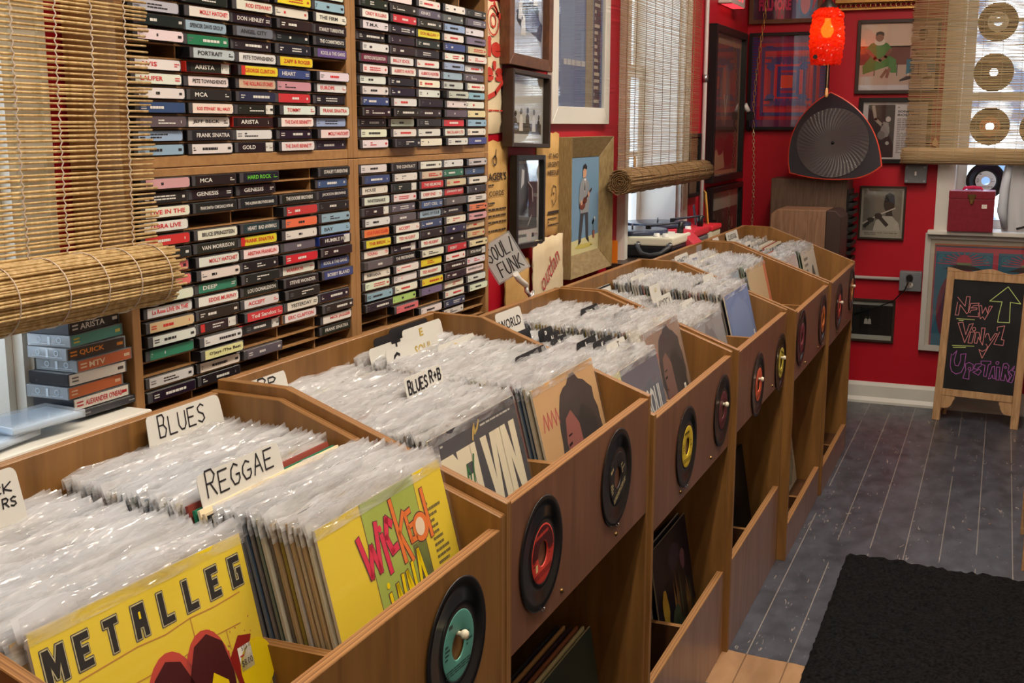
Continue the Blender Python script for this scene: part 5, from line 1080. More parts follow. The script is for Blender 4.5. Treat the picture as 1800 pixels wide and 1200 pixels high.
picture('framed_poster','white and black jazz poster reading SONNY ROLLINS in a black frame, beside the dark platter',BWm(-.655,1.165),.33,.305,.020,.025,BLK,p_sonny)
def p_flute(a,w,h):
    a.rect(0,0,w,h,pm((178,172,158),.5),0); a.rect(w*.05,h*.14,w*.95,h*.96,pm((126,122,112)),1); DK=pm((52,48,46)); SH=pm((190,186,174))
    a.poly([(w*.30,h*.14),(w*.36,h*.34),(w*.52,h*.44),(w*.74,h*.44),(w*.90,h*.30),(w*.95,h*.14)],SH,2); a.disc(w*.66,h*.68,w*.13,DK,3,ry=h*.17,n=18); a.poly([(w*.54,h*.72),(w*.56,h*.86),(w*.66,h*.91),(w*.77,h*.86),(w*.79,h*.72)],pm((30,28,28)),4); a.poly([(w*.58,h*.44),(w*.60,h*.56),(w*.72,h*.56),(w*.76,h*.44)],DK,3)
    a.stroke([(w*.06,h*.28),(w*.42,h*.46),(w*.80,h*.60)],w*.03,pm((206,202,192)),5); blob(a,w*.42,h*.44,w*.09,h*.06,DK,6,3); blob(a,w*.24,h*.36,w*.08,h*.05,DK,6,5); a.stroke([(w*.44,h*.42),(w*.62,h*.26)],w*.09,DK,4); a.stroke([(w*.10,h*.22),(w*.24,h*.34)],w*.08,DK,4); a.bars(w*.1,h*.05,w*.9,h*.11,pm((110,106,98)),2,3,2)
picture('framed_photograph','black and white photograph of a man playing a flute on the red back wall',BWm(-.629,.803),.212,.254,.009,.02,DBR,p_flute)
def p_dark(a,w,h):
    a.rect(0,0,w,h,pm((176,178,170),.5),0); a.rect(0,h*.12,w,h*.90,pm((24,24,25)),1); a.rect(w*.45,h*.3,w*.8,h*.82,pm((12,12,13)),2)
    figs(a,[(w*.28,h*.2,w*.06)],[(150,150,150)],3); figs(a,[(w*.56,h*.40,w*.035),(w*.62,h*.40,w*.035)],[(170,168,160)],3)
picture('framed_photograph','dark black and white photograph with small pale figures, lowest on the red back wall',BWm(-.735,.303),.30,.21,.011,.018,DBR,p_dark)
def p_sun(a,w,h):
    a.rect(0,0,w,h,pm((206,200,184),.5),0); T_=pm((54,110,134)); P_=pm((190,70,90)); O_=pm((206,110,60))
    a.rect(w*.03,0,w*.97,h*.955,O_,1); a.rect(w*.035,0,w*.965,h*.94,pm((70,80,110)),2); a.rect(w*.04,0,w*.96,h*.925,P_,3)
    for x0,x1 in ((.045,.47),(.51,.955)):
        a.rect(w*x0,0,w*x1,h*.885,T_,4); cx=(x0+x1)/2
        for i in range(13): an=math.pi*(i+.5)/13; a.stroke([(w*cx+.035*math.cos(an),h*.76+.035*math.sin(an)),(w*cx+.115*math.cos(an),h*.76+.06*math.sin(an))],.004,P_,5)
        a.disc(w*cx,h*.79,.032,P_,6,ry=.036); a.rect(w*cx-.03,h*.76,w*cx+.03,h*.785,pm((120,140,100)),7)
        a.poly([(w*cx-.09,h*.72),(w*cx-.03,h*.765),(w*cx+.03,h*.765),(w*cx+.09,h*.72)],pm((66,60,60)),7)
        for s in (-1,1): a.disc(w*cx+s*.10,h*.82,.018,pm((70,130,150)),5,ri=.012); a.disc(w*cx+s*.10,h*.82,.008,pm((70,130,150)),5)
        a.disc(w*cx,h*.35,.11,pm((120,50,70)),5,ry=.2); a.disc(w*cx,h*.35,.09,pm((90,60,84)),6,ry=.18)
picture('framed_poster','teal and pink sunburst poster in a pale grey frame behind the chalkboard',BWm(-.318,.282),.64,.562,.026,.03,pm((196,194,188),.4),p_sun,matw=0)

# paper bags pinned on the left wall
def paper_bag(label,mat,w,h,mt,draw,seed,tagged='paper bag',tilt=0):
    rr=random.Random(seed); t=thing('paper_bag',label,tagged,mat=mat,group='paper bags pinned to the left wall')
    nx,ny=8,12; b=MB(); vs=[]
    for z,s in ((.010,1),(.0006,0)):
        for j in range(ny+1):
            for i in range(nx+1):
                x=w*i/nx; y=h*j/ny; e=1 if (0<i<nx and 0<j<ny) else .25
                vs.append((x+(rr.uniform(-.003,.003) if i in(0,nx) else 0),y+(.004*(i%2) if j==ny else 0)+(rr.uniform(-.002,.002)),z*e+(rr.uniform(-.0016,.0022)*e if s else 0)))
    n=nx+1; m0=(nx+1)*(ny+1)
    b.add(vs[:m0],[(j*n+i,j*n+i+1,(j+1)*n+i+1,(j+1)*n+i) for j in range(ny) for i in range(nx)],mt,True)
    b.add(vs[m0:],[(j*n+i,(j+1)*n+i,(j+1)*n+i+1,j*n+i+1) for j in range(ny) for i in range(nx)],mt,True)
    b.build('bag',t)
    a=MB(); draw(a,w,h); a.v=[(x,y,z+.0128) for x,y,z in a.v]; a.build('print',t)
    return t
RI=pm((196,56,44),.6); BI=pm((56,46,40),.6)
def d_red(a,w,h):
    a.text('ie',w*.56,h*.585,w*.32,h*.155,RI,1,.05); a.text("ie's",w*.42,h*.40,w*.50,h*.155,RI,1,.05)
    a.stroke([(w*.30,h*.33),(w*.55,h*.27),(w*.75,h*.31),(w*.92,h*.40)],.012,RI,1); a.disc(w*.70,h*.86,w*.14,RI,1,ri=w*.125); a.disc(w*.70,h*.86,w*.07,RI,1,ri=w*.05); a.disc(w*.97,h*.74,w*.11,RI,1,ri=w*.10,n=20) if 0 else None
    a.stroke([(w*.72,h*.99),(w*.80,h*.92),(w*.97,h*.86)],.012,RI,1); a.bars(w*.3,h*.205,w*.98,h*.235,RI,1,3,1); a.bars(w*.4,h*.165,w*.96,h*.19,RI,1,5,1)
paper_bag('cream paper bag with big red letters, pinned beside the upper right rack',LWm(2.545,1.322,-1.199),.262,.318,CLOTHBAG,d_red,4)
def d_cru(a,w,h):
    a.text("AGER'S",w*.42,h*.645,w*.44,h*.075,BI,1,.02); a.text('CORDS',w*.44,h*.50,w*.36,h*.05,BI,1,.01); a.bars(w*.40,h*.59,w*.84,h*.62,BI,1,3,1)
    for i,y in enumerate((.42,.36,.30,.24,.16)): a.bars(w*.34,h*y,w*.86,h*(y+.035),BI,1,i+9,1)
    a.disc(w*.58,h*.83,w*.05,BI,1,ri=w*.034); a.stroke([(w*.60,h*.85),(w*.61,h*.93)],.004,BI,1)
paper_bag("brown paper bag printed AGER'S in black, pinned under the cream bag",LWm(2.585,1.030,-1.199),.262,.27,KRAFT,d_cru,5)
def d_needle(a,w,h):
    a.text('IT NO',w*.40,h*.76,w*.42,h*.05,BI,1,.02); a.text('URGENT',w*.34,h*.68,w*.50,h*.05,BI,1,.02); a.text('NEEDLE!',w*.34,h*.60,w*.52,h*.05,BI,1,.02)
    a.stroke([(w*.52,h*.40),(w*.60,h*.50),(w*.72,h*.48),(w*.74,h*.36),(w*.62,h*.30),(w*.54,h*.36)],.003,BI,1); a.disc(w*.62,h*.42,.004,BI,1,n=8); a.rect(w*.36,h*.22,w*.86,h*.25,BI,1); a.bars(w*.36,h*.10,w*.86,h*.19,BI,3,8,1)
paper_bag('brown paper bag with a pen-drawn face, behind the right edge of the JOSEPHINE picture',LWm(3.05,1.028,-1.199),.178,.29,KRAFT,d_needle,6)
def d_out(a,w,h):
    b=MB(); b.text('outlan',0,0,.15,.058,pm((176,66,74),.6),1,.0)
    c,s=math.cos(.5),math.sin(.5); off=len(a.v); a.v+=[(w*.22+x*c-y*s,h*.22+x*s+y*c,z) for x,y,z in b.v]
    for f in b.f: a.f.append(tuple(off+i for i in f)); a.m.append(a.mi(b.mats[0])); a.sm.append(False)
paper_bag('cream paper bag with curly red letters standing below the JOSEPHINE picture',LWm(2.955,.842,-1.168)@Matrix.Rotation(.04,4,'Z'),.235,.185,CLOTHBAG,d_out,7)
paper_bag('plain brown paper bag hanging low at the right end of the racks',LWm(2.80,.72,-1.186),.17,.262,KRAFT,lambda a,w,h:a.bars(w*.3,h*.1,w*.4,h*.12,BI,1,3,1),9)

# ------------------------------------------------------------------ SOUL/FUNK sign clipped to the bins
t=thing('clip_sign','tilted white sign lettered SOUL/FUNK on a clear clip stem behind the third record bin','sign',(-1.062,2.672,.928))
SM_=T((-.044,-.094,.036),(.035,.0144,.023),(-.046,-.019,.033))
b=MB(); b.box(-.002,-.002,-.0024,.087,.110,-.0010,CLEAR); b.box(-.002,-.002,.0004,.087,.110,.0012,glass('clear_acrylic',(252,253,255),.02)); b.build('clear_holder',t,SM_)
b=MB(); b.rect(.002,.002,.083,.106,pm((232,230,224),.5),0); b.hand('SOUL/',.005,.058,.076,.038,.0032,PEN,1,.1); b.hand('FUNK',.014,.010,.064,.036,.0032,PEN,1,.1); b.v=[(x,y,z-.0006) for x,y,z in b.v]; b.build('paper',t,SM_)
GLS=pm((214,222,226),.1,0,.6,0,.7)
b=MB(); b.tube([(-.006,-.082,.062),(-.010,-.050,.044),(-.014,-.010,.030),(-.018,.014,.022)],.0075,pm((230,230,226),.3),8); b.build('swivel',t)
b=MB(); b.tube([(-.018,.014,.024),(-.012,.004,.008),(-.006,.012,-.004),(-.004,.024,.006),(-.002,.010,-.010),(.0,.0,-.022)],.006,GLS,8)
b.tube([(.0,.0,-.020),(.008,.004,-.032),(.0225,.004,-.044)],.006,GLS,8); b.build('clear_clip',t)

# ------------------------------------------------------------------ shelf and record players at the second window
b=MB(); b.box(XL-.158,3.885,.8745,XL+.0008,4.579,.8895,DBR); b.box(XL+.001,3.70,.8745,-1.032,4.78,.8895,DBR); struct(tag(b.build('trim_1'),'dark wooden sill shelf under the window beyond the racks'))
def player(label,loc,rz,w,d,body,deck,handle=True,lid=None,stack=None):
    t=thing('record_player',label,'record player',mat=Matrix.Translation(loc)@Matrix.Rotation(rz,4,'Z'),group='portable record players')
    b=MB(); b.box(0,0,0,w,d,.042,body); b.build('case_base',t,bevel=.008,seg=2)
    b=MB(); b.box(-.002,-.002,.0425,w+.002,d+.002,.072,deck); t2=b.build('deck',t,bevel=.006,seg=2)
    b=MB(); b.lathe([(.0001,0),(.125,0),(.128,.003),(.128,.014),(.124,.016),(.05,.0162),(.0001,.0165)],pm((52,60,84),.25),40,(w*.42,d*.52,.0724)); b.tube([(w*.42,d*.52,.088),(w*.42,d*.52,.105)],.0032,STEEL,8); b.build('platter',t2)
    b=MB(); b.tube([(w*.92,d*.80,.072),(w*.92,d*.80,.112)],.012,BLACKP,12); b.tube([(w*.96,d*.85,.108),(w*.9,d*.76,.110),(w*.66,d*.30,.104)],.0045,pm((40,44,60),.3),8); b.box(w*.64,d*.24,.094,w*.69,d*.31,.108,BLACKP); b.build('tone_arm',t2)
    for i in range(2):
        b=MB(); b.lathe([(.0001,.012),(.010,.012),(.012,0)],pm((216,216,212),.3),16,(w*(.80+.1*i),d*.10,.0724)); b.build('knob',t2)
    if handle:
        b=MB(); hx0,hx1=w*.62,w*.98
        pts=[(hx0,-.004,.050),(hx0+.005,-.03,.040),(hx0+.025,-.05,.020),((hx0+hx1)/2,-.058,.014),(hx1-.02,-.05,.022),(hx1,-.03,.040),(hx1,-.004,.050)]
        b.tube(pts,.0085,pm((48,50,54),.4),8); b.lathe([(.0001,0),(.012,0),(.012,.006),(.0001,.007)],STEEL,14,(hx0,-.012,.046)); b.lathe([(.0001,0),(.012,0),(.012,.006),(.0001,.007)],STEEL,14,(hx1,-.012,.046)); b.build('carrying_handle',t)
    if lid:
        b=MB(); b.prism([(-.004,.074),(w*.5,.074),(w*.5,.096),(w*.46,.112),(.02,.112),(-.004,.092)],d*.55,d+.004,lid,axis='y'); b.build('lid',t,bevel=.005,seg=2)
    return t
player('cream-decked portable record player with a black base and carrying handle in the second window',(-1.345,3.905,.8897),0,.315,.25,pm((26,28,34),.35),pm((226,224,206),.4))
player('portable record player with a bright red deck behind the cream-decked one',(-1.335,4.235,.8897),.0,.30,.23,pm((110,110,116),.4),pm((206,44,60),.4),False,None)
t=thing('red_case_lid','red plastic case lid propped slanting between the two record players','lid',mat=Matrix.Translation((-1.075,4.10,.8897)))
b=MB(); b.prism([(0,0),(.075,.0),(.075,.036),(.03,.078),(.0,.078)],.0,.115,pm((196,56,72),.4),axis='y'); b.build('shell',t,bevel=.006,seg=2)
b=MB(); b.box(.0755,.02,.004,.0775,.10,.026,pm((160,150,150),.3)); b.build('latch_plate',t,bevel=.0008)
t=thing('box','small red and white plastic box right of the record players, before the leaning album','box',(-1.17,4.52,.8897))
b=MB(); b.box(0,0,0,.135,.15,.045,pm((226,218,190),.4)); b.build('base',t,bevel=.006,seg=2)
b=MB(); b.box(-.004,-.004,.0455,.139,.154,.066,pm((214,40,56),.35)); b.build('lid',t,bevel=.006,seg=2)
def album(label,mat,w,h,art,mm):
    t=thing('album_cover',label,'album cover',mat=mat); b=MB(); b.box(0,0,-.005,w,h,-.0003,mm); b.build('board',t); a=MB(); art(a,w,h); a.build('cover_art',t)
def al1(a,w,h):
    a.rect(0,0,w,h,pm((214,160,62),.5),0); a.disc(w*.54,h*.60,w*.32,pm((24,22,24)),1,ry=h*.34); a.poly([(w*.1,h*.30),(w*.5,h*.36),(w*.45,h*.52),(w*.18,h*.48)],pm((40,36,38)),2); a.disc(w*.66,h*.34,w*.15,pm((196,84,50)),3,ry=h*.16)
album('orange-yellow album cover with a black shape, leaning at the right side of the second window',T((-1.06,4.60,.890),(-.28,.96,0),(-.10,0,1)),.20,.19,al1,pm((206,150,60)))
album('small dark cover with a bright blue left edge, leaning beside the orange-yellow album',T((-1.10,4.525,.957),(-.2,.97,0),(-.12,-.15,1)),.10,.075,lambda a,w,h:(a.rect(0,0,w,h,pm((44,42,48),.4),0),a.rect(0,0,w*.2,h,pm((90,130,214),.4),1),a.bars(w*.3,h*.2,w*.9,h*.6,pm((140,110,104)),3,6,1)),pm((60,60,70)))
t=thing('record_sleeve','orange card standing edge-on between the painting and the second window','record sleeve',(-1.19,3.72,.8897)); b=MB(); b.box(0,0,0,.022,.004,.075,pm((226,130,30),.5)); b.build('sleeve',t)
b=MB(); b.tube([(XL+.012,4.968,.3),(XL+.012,4.968,CEIL-.001)],.009,pm((196,192,190),.4),10); b.tube([(XL+.012,4.968,1.52),(XL+.012,4.968,1.55)],.0125,STEEL,10); tag(b.build('conduit_pipe'),'thin pale conduit pipe running up the left wall right of the fine reed blind','pipe')
# exit sign near the corner
t=thing('exit_sign','small white-cased EXIT sign glowing red high on the left wall by the corner','exit sign',mat=LWm(5.20,1.862,XL))
b=MB(); b.box(0,0,.0005,.30,.19,.06,pm((226,222,218),.4)); b.build('housing',t,bevel=.008,seg=2)
EXR=emit('exit_red',(255,60,70),1.6)
b=MB(); b.rect(.02,.012,.28,.178,pm((226,206,206),.4),0); b.text('EXIT',.03,.022,.24,.14,EXR,1,.03); b.v=[(x,y,z+.0606) for x,y,z in b.v]; b.build('lettering',t)
b=MB(); b.rect(.04,.0,.28,.05,EXR,0); b.build('down_light',t,mat=T((0,-.0004,.058),(1,0,0),(0,0,-1)))

# ------------------------------------------------------------------ corner: speakers, platter, lamp, chain
WAL=noisy('walnut_veneer',(76,58,48),(104,82,68),(14,14,1),7,.45,5,1.2,.35)
WAL2=noisy('walnut_veneer_light',(116,86,66),(148,114,90),(14,14,1),7,.45,5,1.4,.35)
t=thing('stand','low dark wooden stand carrying both speakers in the corner','stand',(-1.08,5.0,0))
b=MB(); b.box(0,0,.58,.46,.80,.61,DBR); b.build('top',t,bevel=.002)
for i,(x,y) in enumerate(((.01,.01),(.40,.01),(.01,.74),(.40,.74))):
    b=MB(); b.box(x,y,0,x+.05,y+.05,.5795,DBR); b.build('leg',t)
t=thing('speaker','large dark walnut loudspeaker with black louvres on its right side, under the curved black platter','speaker',(-1.0,5.56,.6103))
b=MB(); b.box(0,0,0,.345,.225,.488,WAL); b.build('cabinet',t,bevel=.002)
b=MB(); b.box(.3455,.008,.02,.352,.217,.44,BLACKP); BAF=b.build('baffle',t)
for i in range(11):
    b=MB(); z=.03+i*.037; b.box(.3522,.012,z,.374,.213,z+.018,pm((26,25,26),.5)); b.build('louvre',BAF,bevel=.002)
t=thing('speaker','smaller walnut loudspeaker with two round dark plugs, in front of the large one','speaker',(-.925,5.16,.6103))
pr=[(0,0),(.275,0),(.305,.03),(.305,.335),(.275,.372),(.03,.372),(0,.345)]
b=MB(); b.prism([(0,0),(.235,0),(.235,.372),(.025,.372),(0,.350)],0,.24,WAL2,axis='y'); CAB=b.build('cabinet',t,bevel=.002)
b=MB(); b.prism([(.2355,0),(.275,.0),(.300,.02),(.300,.345),(.272,.372),(.2355,.372)],.003,.237,pm((58,42,38),.5),axis='y'); b.build('grille',t,bevel=.003)
for i,x in enumerate((.055,.19)):
    b=MB(); b.lathe([(.0001,-.004),(.014,-.004),(.0155,-.001),(.0155,.0005)],pm((40,38,42),.6),20,axis='x'); b.build('plug',CAB,mat=T((x,0,.292),(0,-1,0),(1,0,0)))
# curved three-cornered platter
def tri_outline(s=1.0,n=14):
    V=[Vector((.0,.245)),Vector((.245,-.135)),Vector((-.185,-.150))]
    V=[Vector((-.005,.236)),Vector((.242,-.098)),Vector((.115,-.158)),Vector((-.165,-.135)),Vector((-.175,-.088))]
    bul=[.060,.012,.014,.0,.060]
    pts=[]
    for i in range(5):
        a,c=V[i],V[(i+1)%5]; d=c-a; nn=Vector((d.y,-d.x)).normalized()
        k_=n if i in(0,4) else 5
        for k in range(k_):
            u=k/k_; p=a+d*u; w_=4*u*(1-u)*bul[i]; q=p-nn*w_; pts.append((q.x*s,q.y*s))
    return pts
PT=T((-.745,5.535,1.258),(1,0,0),(0,.16,1))
t=thing('platter','large black three-cornered dish with an orange rim, leaning on the big speaker','platter',mat=PT)
o1=tri_outline(1.0); o2=tri_outline(.975)
b=MB(); n=len(o1); vs=[(x,y,0) for x,y in o1]+[(x,y,.006) for x,y in o1]+[(x,y,.008) for x,y in o2]+[(x,y,.002) for x,y in o2]
fs=[tuple(reversed(range(n)))]
b.add(vs,fs,pm((200,64,44),.3)); 
for i in range(n):
    j=(i+1)%n
    for q in range(2): b.add([vs[q*n+i],vs[q*n+j],vs[(q+1)*n+j],vs[(q+1)*n+i]],[(0,1,2,3)],pm((206,70,48),.3))
b.build('orange_rim',t,weld=True)
b=MB(); b.prism([(x*.975,y*.975) for x,y in o1],.0005,.0075,pm((26,30,40),.18,0,.6),axis='z'); b.build('dish',t)
def rib_mat():
    m,nt,bs=newmat('ribbed_dish'); N=nt.nodes.new; L=nt.links.new
    bs.inputs['Base Color'].default_value=(*s2l((58,52,54)),1); bs.inputs['Roughness'].default_value=.25
    return m
b=MB(); RM=rib_mat(); NR,NA=22,150; R0=.160
vs=[]
for r in range(NR+1):
    rr_=R0*r/NR
    for k in range(NA):
        an=2*math.pi*k/NA; tw=an*50+rr_*150
        amp=.0016*min(1,max(0,(rr_-.05)/.06)); vs.append((rr_*math.cos(an),rr_*math.sin(an)*.98,.0085+.018*(1-(rr_/R0)**2)*-.0+amp*math.sin(tw)-(.004*(1-rr_/R0))+.005))
fs=[(r*NA+k,r*NA+(k+1)%NA,(r+1)*NA+(k+1)%NA,(r+1)*NA+k) for r in range(NR) for k in range(NA)]
b.add(vs,fs,RM,True); b.build('ribbed_centre',t,mat=Matrix.Translation((.020,.004,0)))
b=MB(); b.lathe([(.0001,.006),(.007,.005),(.008,0)],BLACKP,16,(.020,.004,.0095)); b.build('centre_boss',t)
# pendant lamp
LX,LY=-.728,5.2
t=thing('pendant_lamp','glowing red pendant lamp with a chunky textured shade hanging in the corner','lamp',(LX,LY,1.594))
def shade_mat():
    m,nt,bs=newmat('red_chunk_shade'); N=nt.nodes.new; L=nt.links.new
    out=[x for x in nt.nodes if x.type=='OUTPUT_MATERIAL'][0]
    bs.inputs['Base Color'].default_value=(*s2l((230,30,20)),1); bs.inputs['Roughness'].default_value=.15; bs.inputs['Specular IOR Level'].default_value=.6
    bs.inputs['Emission Color'].default_value=(1,.045,.012,1); bs.inputs['Emission Strength'].default_value=.07
    tl=N('ShaderNodeBsdfTranslucent'); tl.inputs[0].default_value=(1,.10,.03,1); tr=N('ShaderNodeBsdfTransparent'); tr.inputs[0].default_value=(1,.22,.06,1)
    m1=N('ShaderNodeMixShader'); m1.inputs[0].default_value=.5; m2=N('ShaderNodeMixShader'); m2.inputs[0].default_value=.20
    L(bs.outputs[0],m1.inputs[1]); L(tl.outputs[0],m1.inputs[2]); L(m1.outputs[0],m2.inputs[1]); L(tr.outputs[0],m2.inputs[2]); L(m2.outputs[0],out.inputs[0])
    return m
b=MB(); NA,NZ=56,40; rr=random.Random(5); Hs=.232; vs=[]
jitter=[[rr.uniform(-1,1) for k in range(NA)] for z in range(NZ+1)]
for z in range(NZ+1):
    u=z/NZ; pr_=.059+.011*math.sin(math.pi*min(1,u*1.15))*1.0 if u<.85 else .066-.030*((u-.85)/.15)**1.6
    for k in range(NA):
        an=2*math.pi*k/NA; s=.0045*math.sin(an*9+z*.9)*math.sin(z*.9-an*4)+.0035*jitter[z][k]
        vs.append(((pr_+s)*math.cos(an),(pr_+s)*math.sin(an),Hs*u+.002*jitter[z][(k+7)%NA]))
b.add(vs,[(z*NA+k,z*NA+(k+1)%NA,(z+1)*NA+(k+1)%NA,(z+1)*NA+k) for z in range(NZ) for k in range(NA)],shade_mat(),False); SHD=b.build('lamp_shade',t)
b=MB(); b.tube([(-.035,-.052,.030),(-.035,-.0672,.030)],.010,pm((26,10,10),.4),6); b.build('dark_chip',SHD)
b=MB(); b.lathe([(.036,0),(.034,.012),(.016,.030),(.010,.045),(.0001,.046)],pm((40,34,32),.4),20,(0,0,.228)); b.build('cap',t)
b=MB(); b.tube([(0,0,.272),(0,0,CEIL-1.5945)],.0035,pm((40,34,32),.5),8); b.build('hanging_cord',t)
b=MB(); b.lathe([(.0001,-.030),(.016,-.026),(.026,-.008),(.027,.006),(.018,.022),(.012,.036),(.012,.05)],emit('bulb_glow',(255,190,90),9),20,(0,0,.140)); b.tube([(0,0,.19),(0,0,.232)],.013,BLACKP,12); b.build('bulb',t)
b=MB(); b.tube([(.012,-.02,.10),(.014,-.022,0),(.013,-.022,-.105)],.0022,pm((216,190,150),.5),6); b.lathe([(.0001,.022),(.004,.020),(.0065,.004),(.0075,-.008),(.005,-.016),(.0001,-.018)],pm((226,170,110),.4),14,(.013,-.022,-.118)); b.build('pull_cord',t)
pl=bpy.data.lights.new('bulb_light','POINT'); pl.energy=3.2; pl.color=(1,.30,.12); pl.shadow_soft_size=.025; po=bpy.data.objects.new('bulb_light',pl); COL.objects.link(po); po.parent=t; po.location=(0,0,.14)
# hanging chain with a clip lamp
t=thing('hanging_chain','thin brass chain hanging down the back wall near the corner','chain',(-1.118,5.77,.72))
b=MB(); rr=random.Random(9); z=1.87; i=0
path=lambda h:(.028*max(0,(h-.75))/.55*1.2-.012+.008*math.sin(h*6),0)
while z>.02:
    x,_=path(z); a=(i%2)*math.pi/2; L_=.030 if z>.62 else .020
    ring=[(x+.0055*math.cos(q)*math.cos(a),.0055*math.cos(q)*math.sin(a),z-L_/2+L_*.56*math.sin(q)) for q in [2*math.pi*k/10 for k in range(11)]]
    b.tube(ring,.0016,BRASS if z>.62 else pm((206,186,150),.3,1),5,False); z-=L_*.86; i+=1
b.build('links',t)
b=MB(); b.tube([(-.01,0,1.867),(-.012,.0,CEIL-.7205)],.0015,BRASS,5); b.build('ceiling_wire',t)
t=thing('clip_lamp','small white spotlight on a black clip hung on the chain in the corner','lamp',(-1.145,5.73,1.395))
b=MB(); b.tube([(-.006,-.02,.012),(-.022,-.035,.044)],[.012,.0135],pm((222,220,216),.3),14); b.build('lamp_head',t)
b=MB(); b.box(-.014,-.018,-.028,.018,.010,.010,BLACKP); b.tube([(.005,-.01,-.024),(.012,-.005,-.05),(-.004,.0,-.085),(-.016,.005,-.06)],.003,BLACKP,6); b.build('clip',t)
# electrical boxes
t=thing('switch_box','grey metal switch box on the red wall under the left end of the straw blind','switch box',mat=BWm(-.428,1.076,YB))
b=MB(); b.box(0,0,.0005,.098,.084,.045,GREYM); BX=b.build('box',t,bevel=.004,seg=2)
b=MB(); b.box(.045,.036,.0455,.053,.054,.053,pm((232,230,226),.4)); b.build('toggle',BX)
for x,y in ((.010,.010),(.088,.010),(.010,.074),(.088,.074)):
    b=MB(); b.disc(x,y,.004,STEEL,0,n=12); b.v=[(p,q,r+.0456) for p,q,r in b.v]; b.build('screw',BX)
t=thing('outlet_box','grey metal outlet box with a black plug, low on the red back wall','outlet box',mat=BWm(-.422,.566,YB))
b=MB(); b.box(0,0,.0005,.100,.094,.05,GREYM); BX=b.build('box',t,bevel=.004,seg=2)
b=MB(); b.lathe([(.0001,.003),(.017,.003),(.0175,.0003)],pm((214,210,204),.4),20); b.box(-.008,-.001,.0032,-.005,.008,.0036,BLACKP); b.box(.004,-.001,.0032,.007,.008,.0036,BLACKP); b.box(-.002,-.010,.0032,.002,-.006,.0036,BLACKP); b.build('socket',BX,mat=Matrix.Translation((.046,.030,.0502)))
b=MB(); b.tube([(.046,.064,.051),(.046,.064,.078)],[.017,.013],BLACKP,14); b.tube([(.046,.064,.078),(.046,.055,.092),(.030,.01,.085),(-.02,-.05,.05),(-.10,-.09,.035),(-.20,-.13,.030)],.003,BLACKP,6); b.build('plug',t)['label']='black plug with its cable'
b=MB(); b.tube([(-1.15,YB-.016,.617),(-.4225,YB-.016,.6175)],.0085,pm((186,180,178),.35),10); tag(b.build('conduit_pipe'),'horizontal grey conduit running to the outlet box on the back wall','pipe')
# ornate gold frame at the top of the back wall
t=thing('ornate_frame','ornate pierced gold frame edge at the very top of the back wall beside the lamp','frame',mat=BWm(-.785,1.872,YB))
GOLDM=pm((176,136,76),.35,.8); b=MB()
b.box(0,0,.0005,.36,.008,.03,GOLDM); b.box(0,.032,.0005,.36,.046,.04,GOLDM); b.box(0,.3,.0005,.36,.34,.04,GOLDM); b.box(0,.046,.0005,.02,.3,.035,GOLDM); b.box(.34,.046,.0005,.36,.3,.035,GOLDM)
for i in range(16):
    x=.012+i*.0224; b.tube([(x+.011*math.cos(q),.020+.0105*math.sin(q),.018) for q in [2*math.pi*k/14 for k in range(15)]],.0024,GOLDM,5,False)
b.build('frame',t); b=MB(); b.rect(.02,.046,.34,.3,pm((70,46,30),.5),4); b.v=[(x,y,.010) for x,y,z in b.v]; b.build('print',t)

# ------------------------------------------------------------------ back window sill: record case and shirt
t=thing('record_case','dark red record carrying case with a pink handle on the back window sill','record case',(-.2235,5.785,.8606))
RC=noisy('case_cloth',(122,22,40),(134,28,46),(1,1,1),60,.55,3,0,.35,.1)
b=MB(); b.box(0,0,0,.196,.17,.150,RC); BOD=b.build('body',t,bevel=.003,seg=2)
b=MB(); b.box(-.001,-.001,.1505,.197,.171,.186,RC,{'+z':pm((206,150,190),.35)}); b.build('lid',t,bevel=.003,seg=2)
b=MB(); b.tube([(.055,.085,.187),(.062,.085,.197),(.098,.085,.201),(.134,.085,.197),(.141,.085,.187)],[.004,.0065,.0075,.0065,.004],pm((226,40,90),.35),8); b.build('handle',t)
b=MB(); b.box(.086,-.006,.138,.110,-.0012,.170,pm((116,92,56),.35,.8)); b.box(.080,-.005,.156,.116,-.0012,.172,pm((106,84,52),.35,.8)); b.box(.092,-.009,.128,.104,-.006,.150,pm((136,108,66),.35,.8)); b.build('latch',BOD,bevel=.001)
b=MB(); b.rect(0,0,.022,.018,STK,0); b.bars(.003,.004,.019,.014,pm((170,160,160)),2,3,1); b.build('price_sticker',BOD,mat=T((.143,-.0012,.108),(1,0,0),(0,0,1)))
t=thing('shirt','white printed shirt hung over the right end of the back window sill','shirt',(.005,5.82,.8605))
b=MB(); nx,nz=18,16; vs=[]
for s in (0,1):
    for j in range(nz+1):
        for i in range(nx+1):
            x=.005+.27*i/nx; z=.335*j/nz; f=.012*math.sin(i*.9+j*.25)+.006*math.sin(i*2.1)
            vs.append((x-.02*math.sin(j*.2)*(1-i/nx),f+.010*s+.006*(j/nz),z+.0015))
n=nx+1; m0=n*(nz+1)
b.add(vs,[(j*n+i,j*n+i+1,(j+1)*n+i+1,(j+1)*n+i) for j in range(nz) for i in range(nx)]+[(m0+j*n+i,m0+(j+1)*n+i,m0+(j+1)*n+i+1,m0+j*n+i+1) for j in range(nz) for i in range(nx)],pm((206,208,214),.8),True); b.build('body',t)
b=MB(); b.tube([(.02,-.012,.02),(.0,-.030,.10),(.004,-.026,.20),(.02,-.01,.30)],[.012,.022,.020,.012],pm((206,214,226),.8),10); b.build('sleeve',t)
b=MB(); PBK=pm((24,24,26),.6)
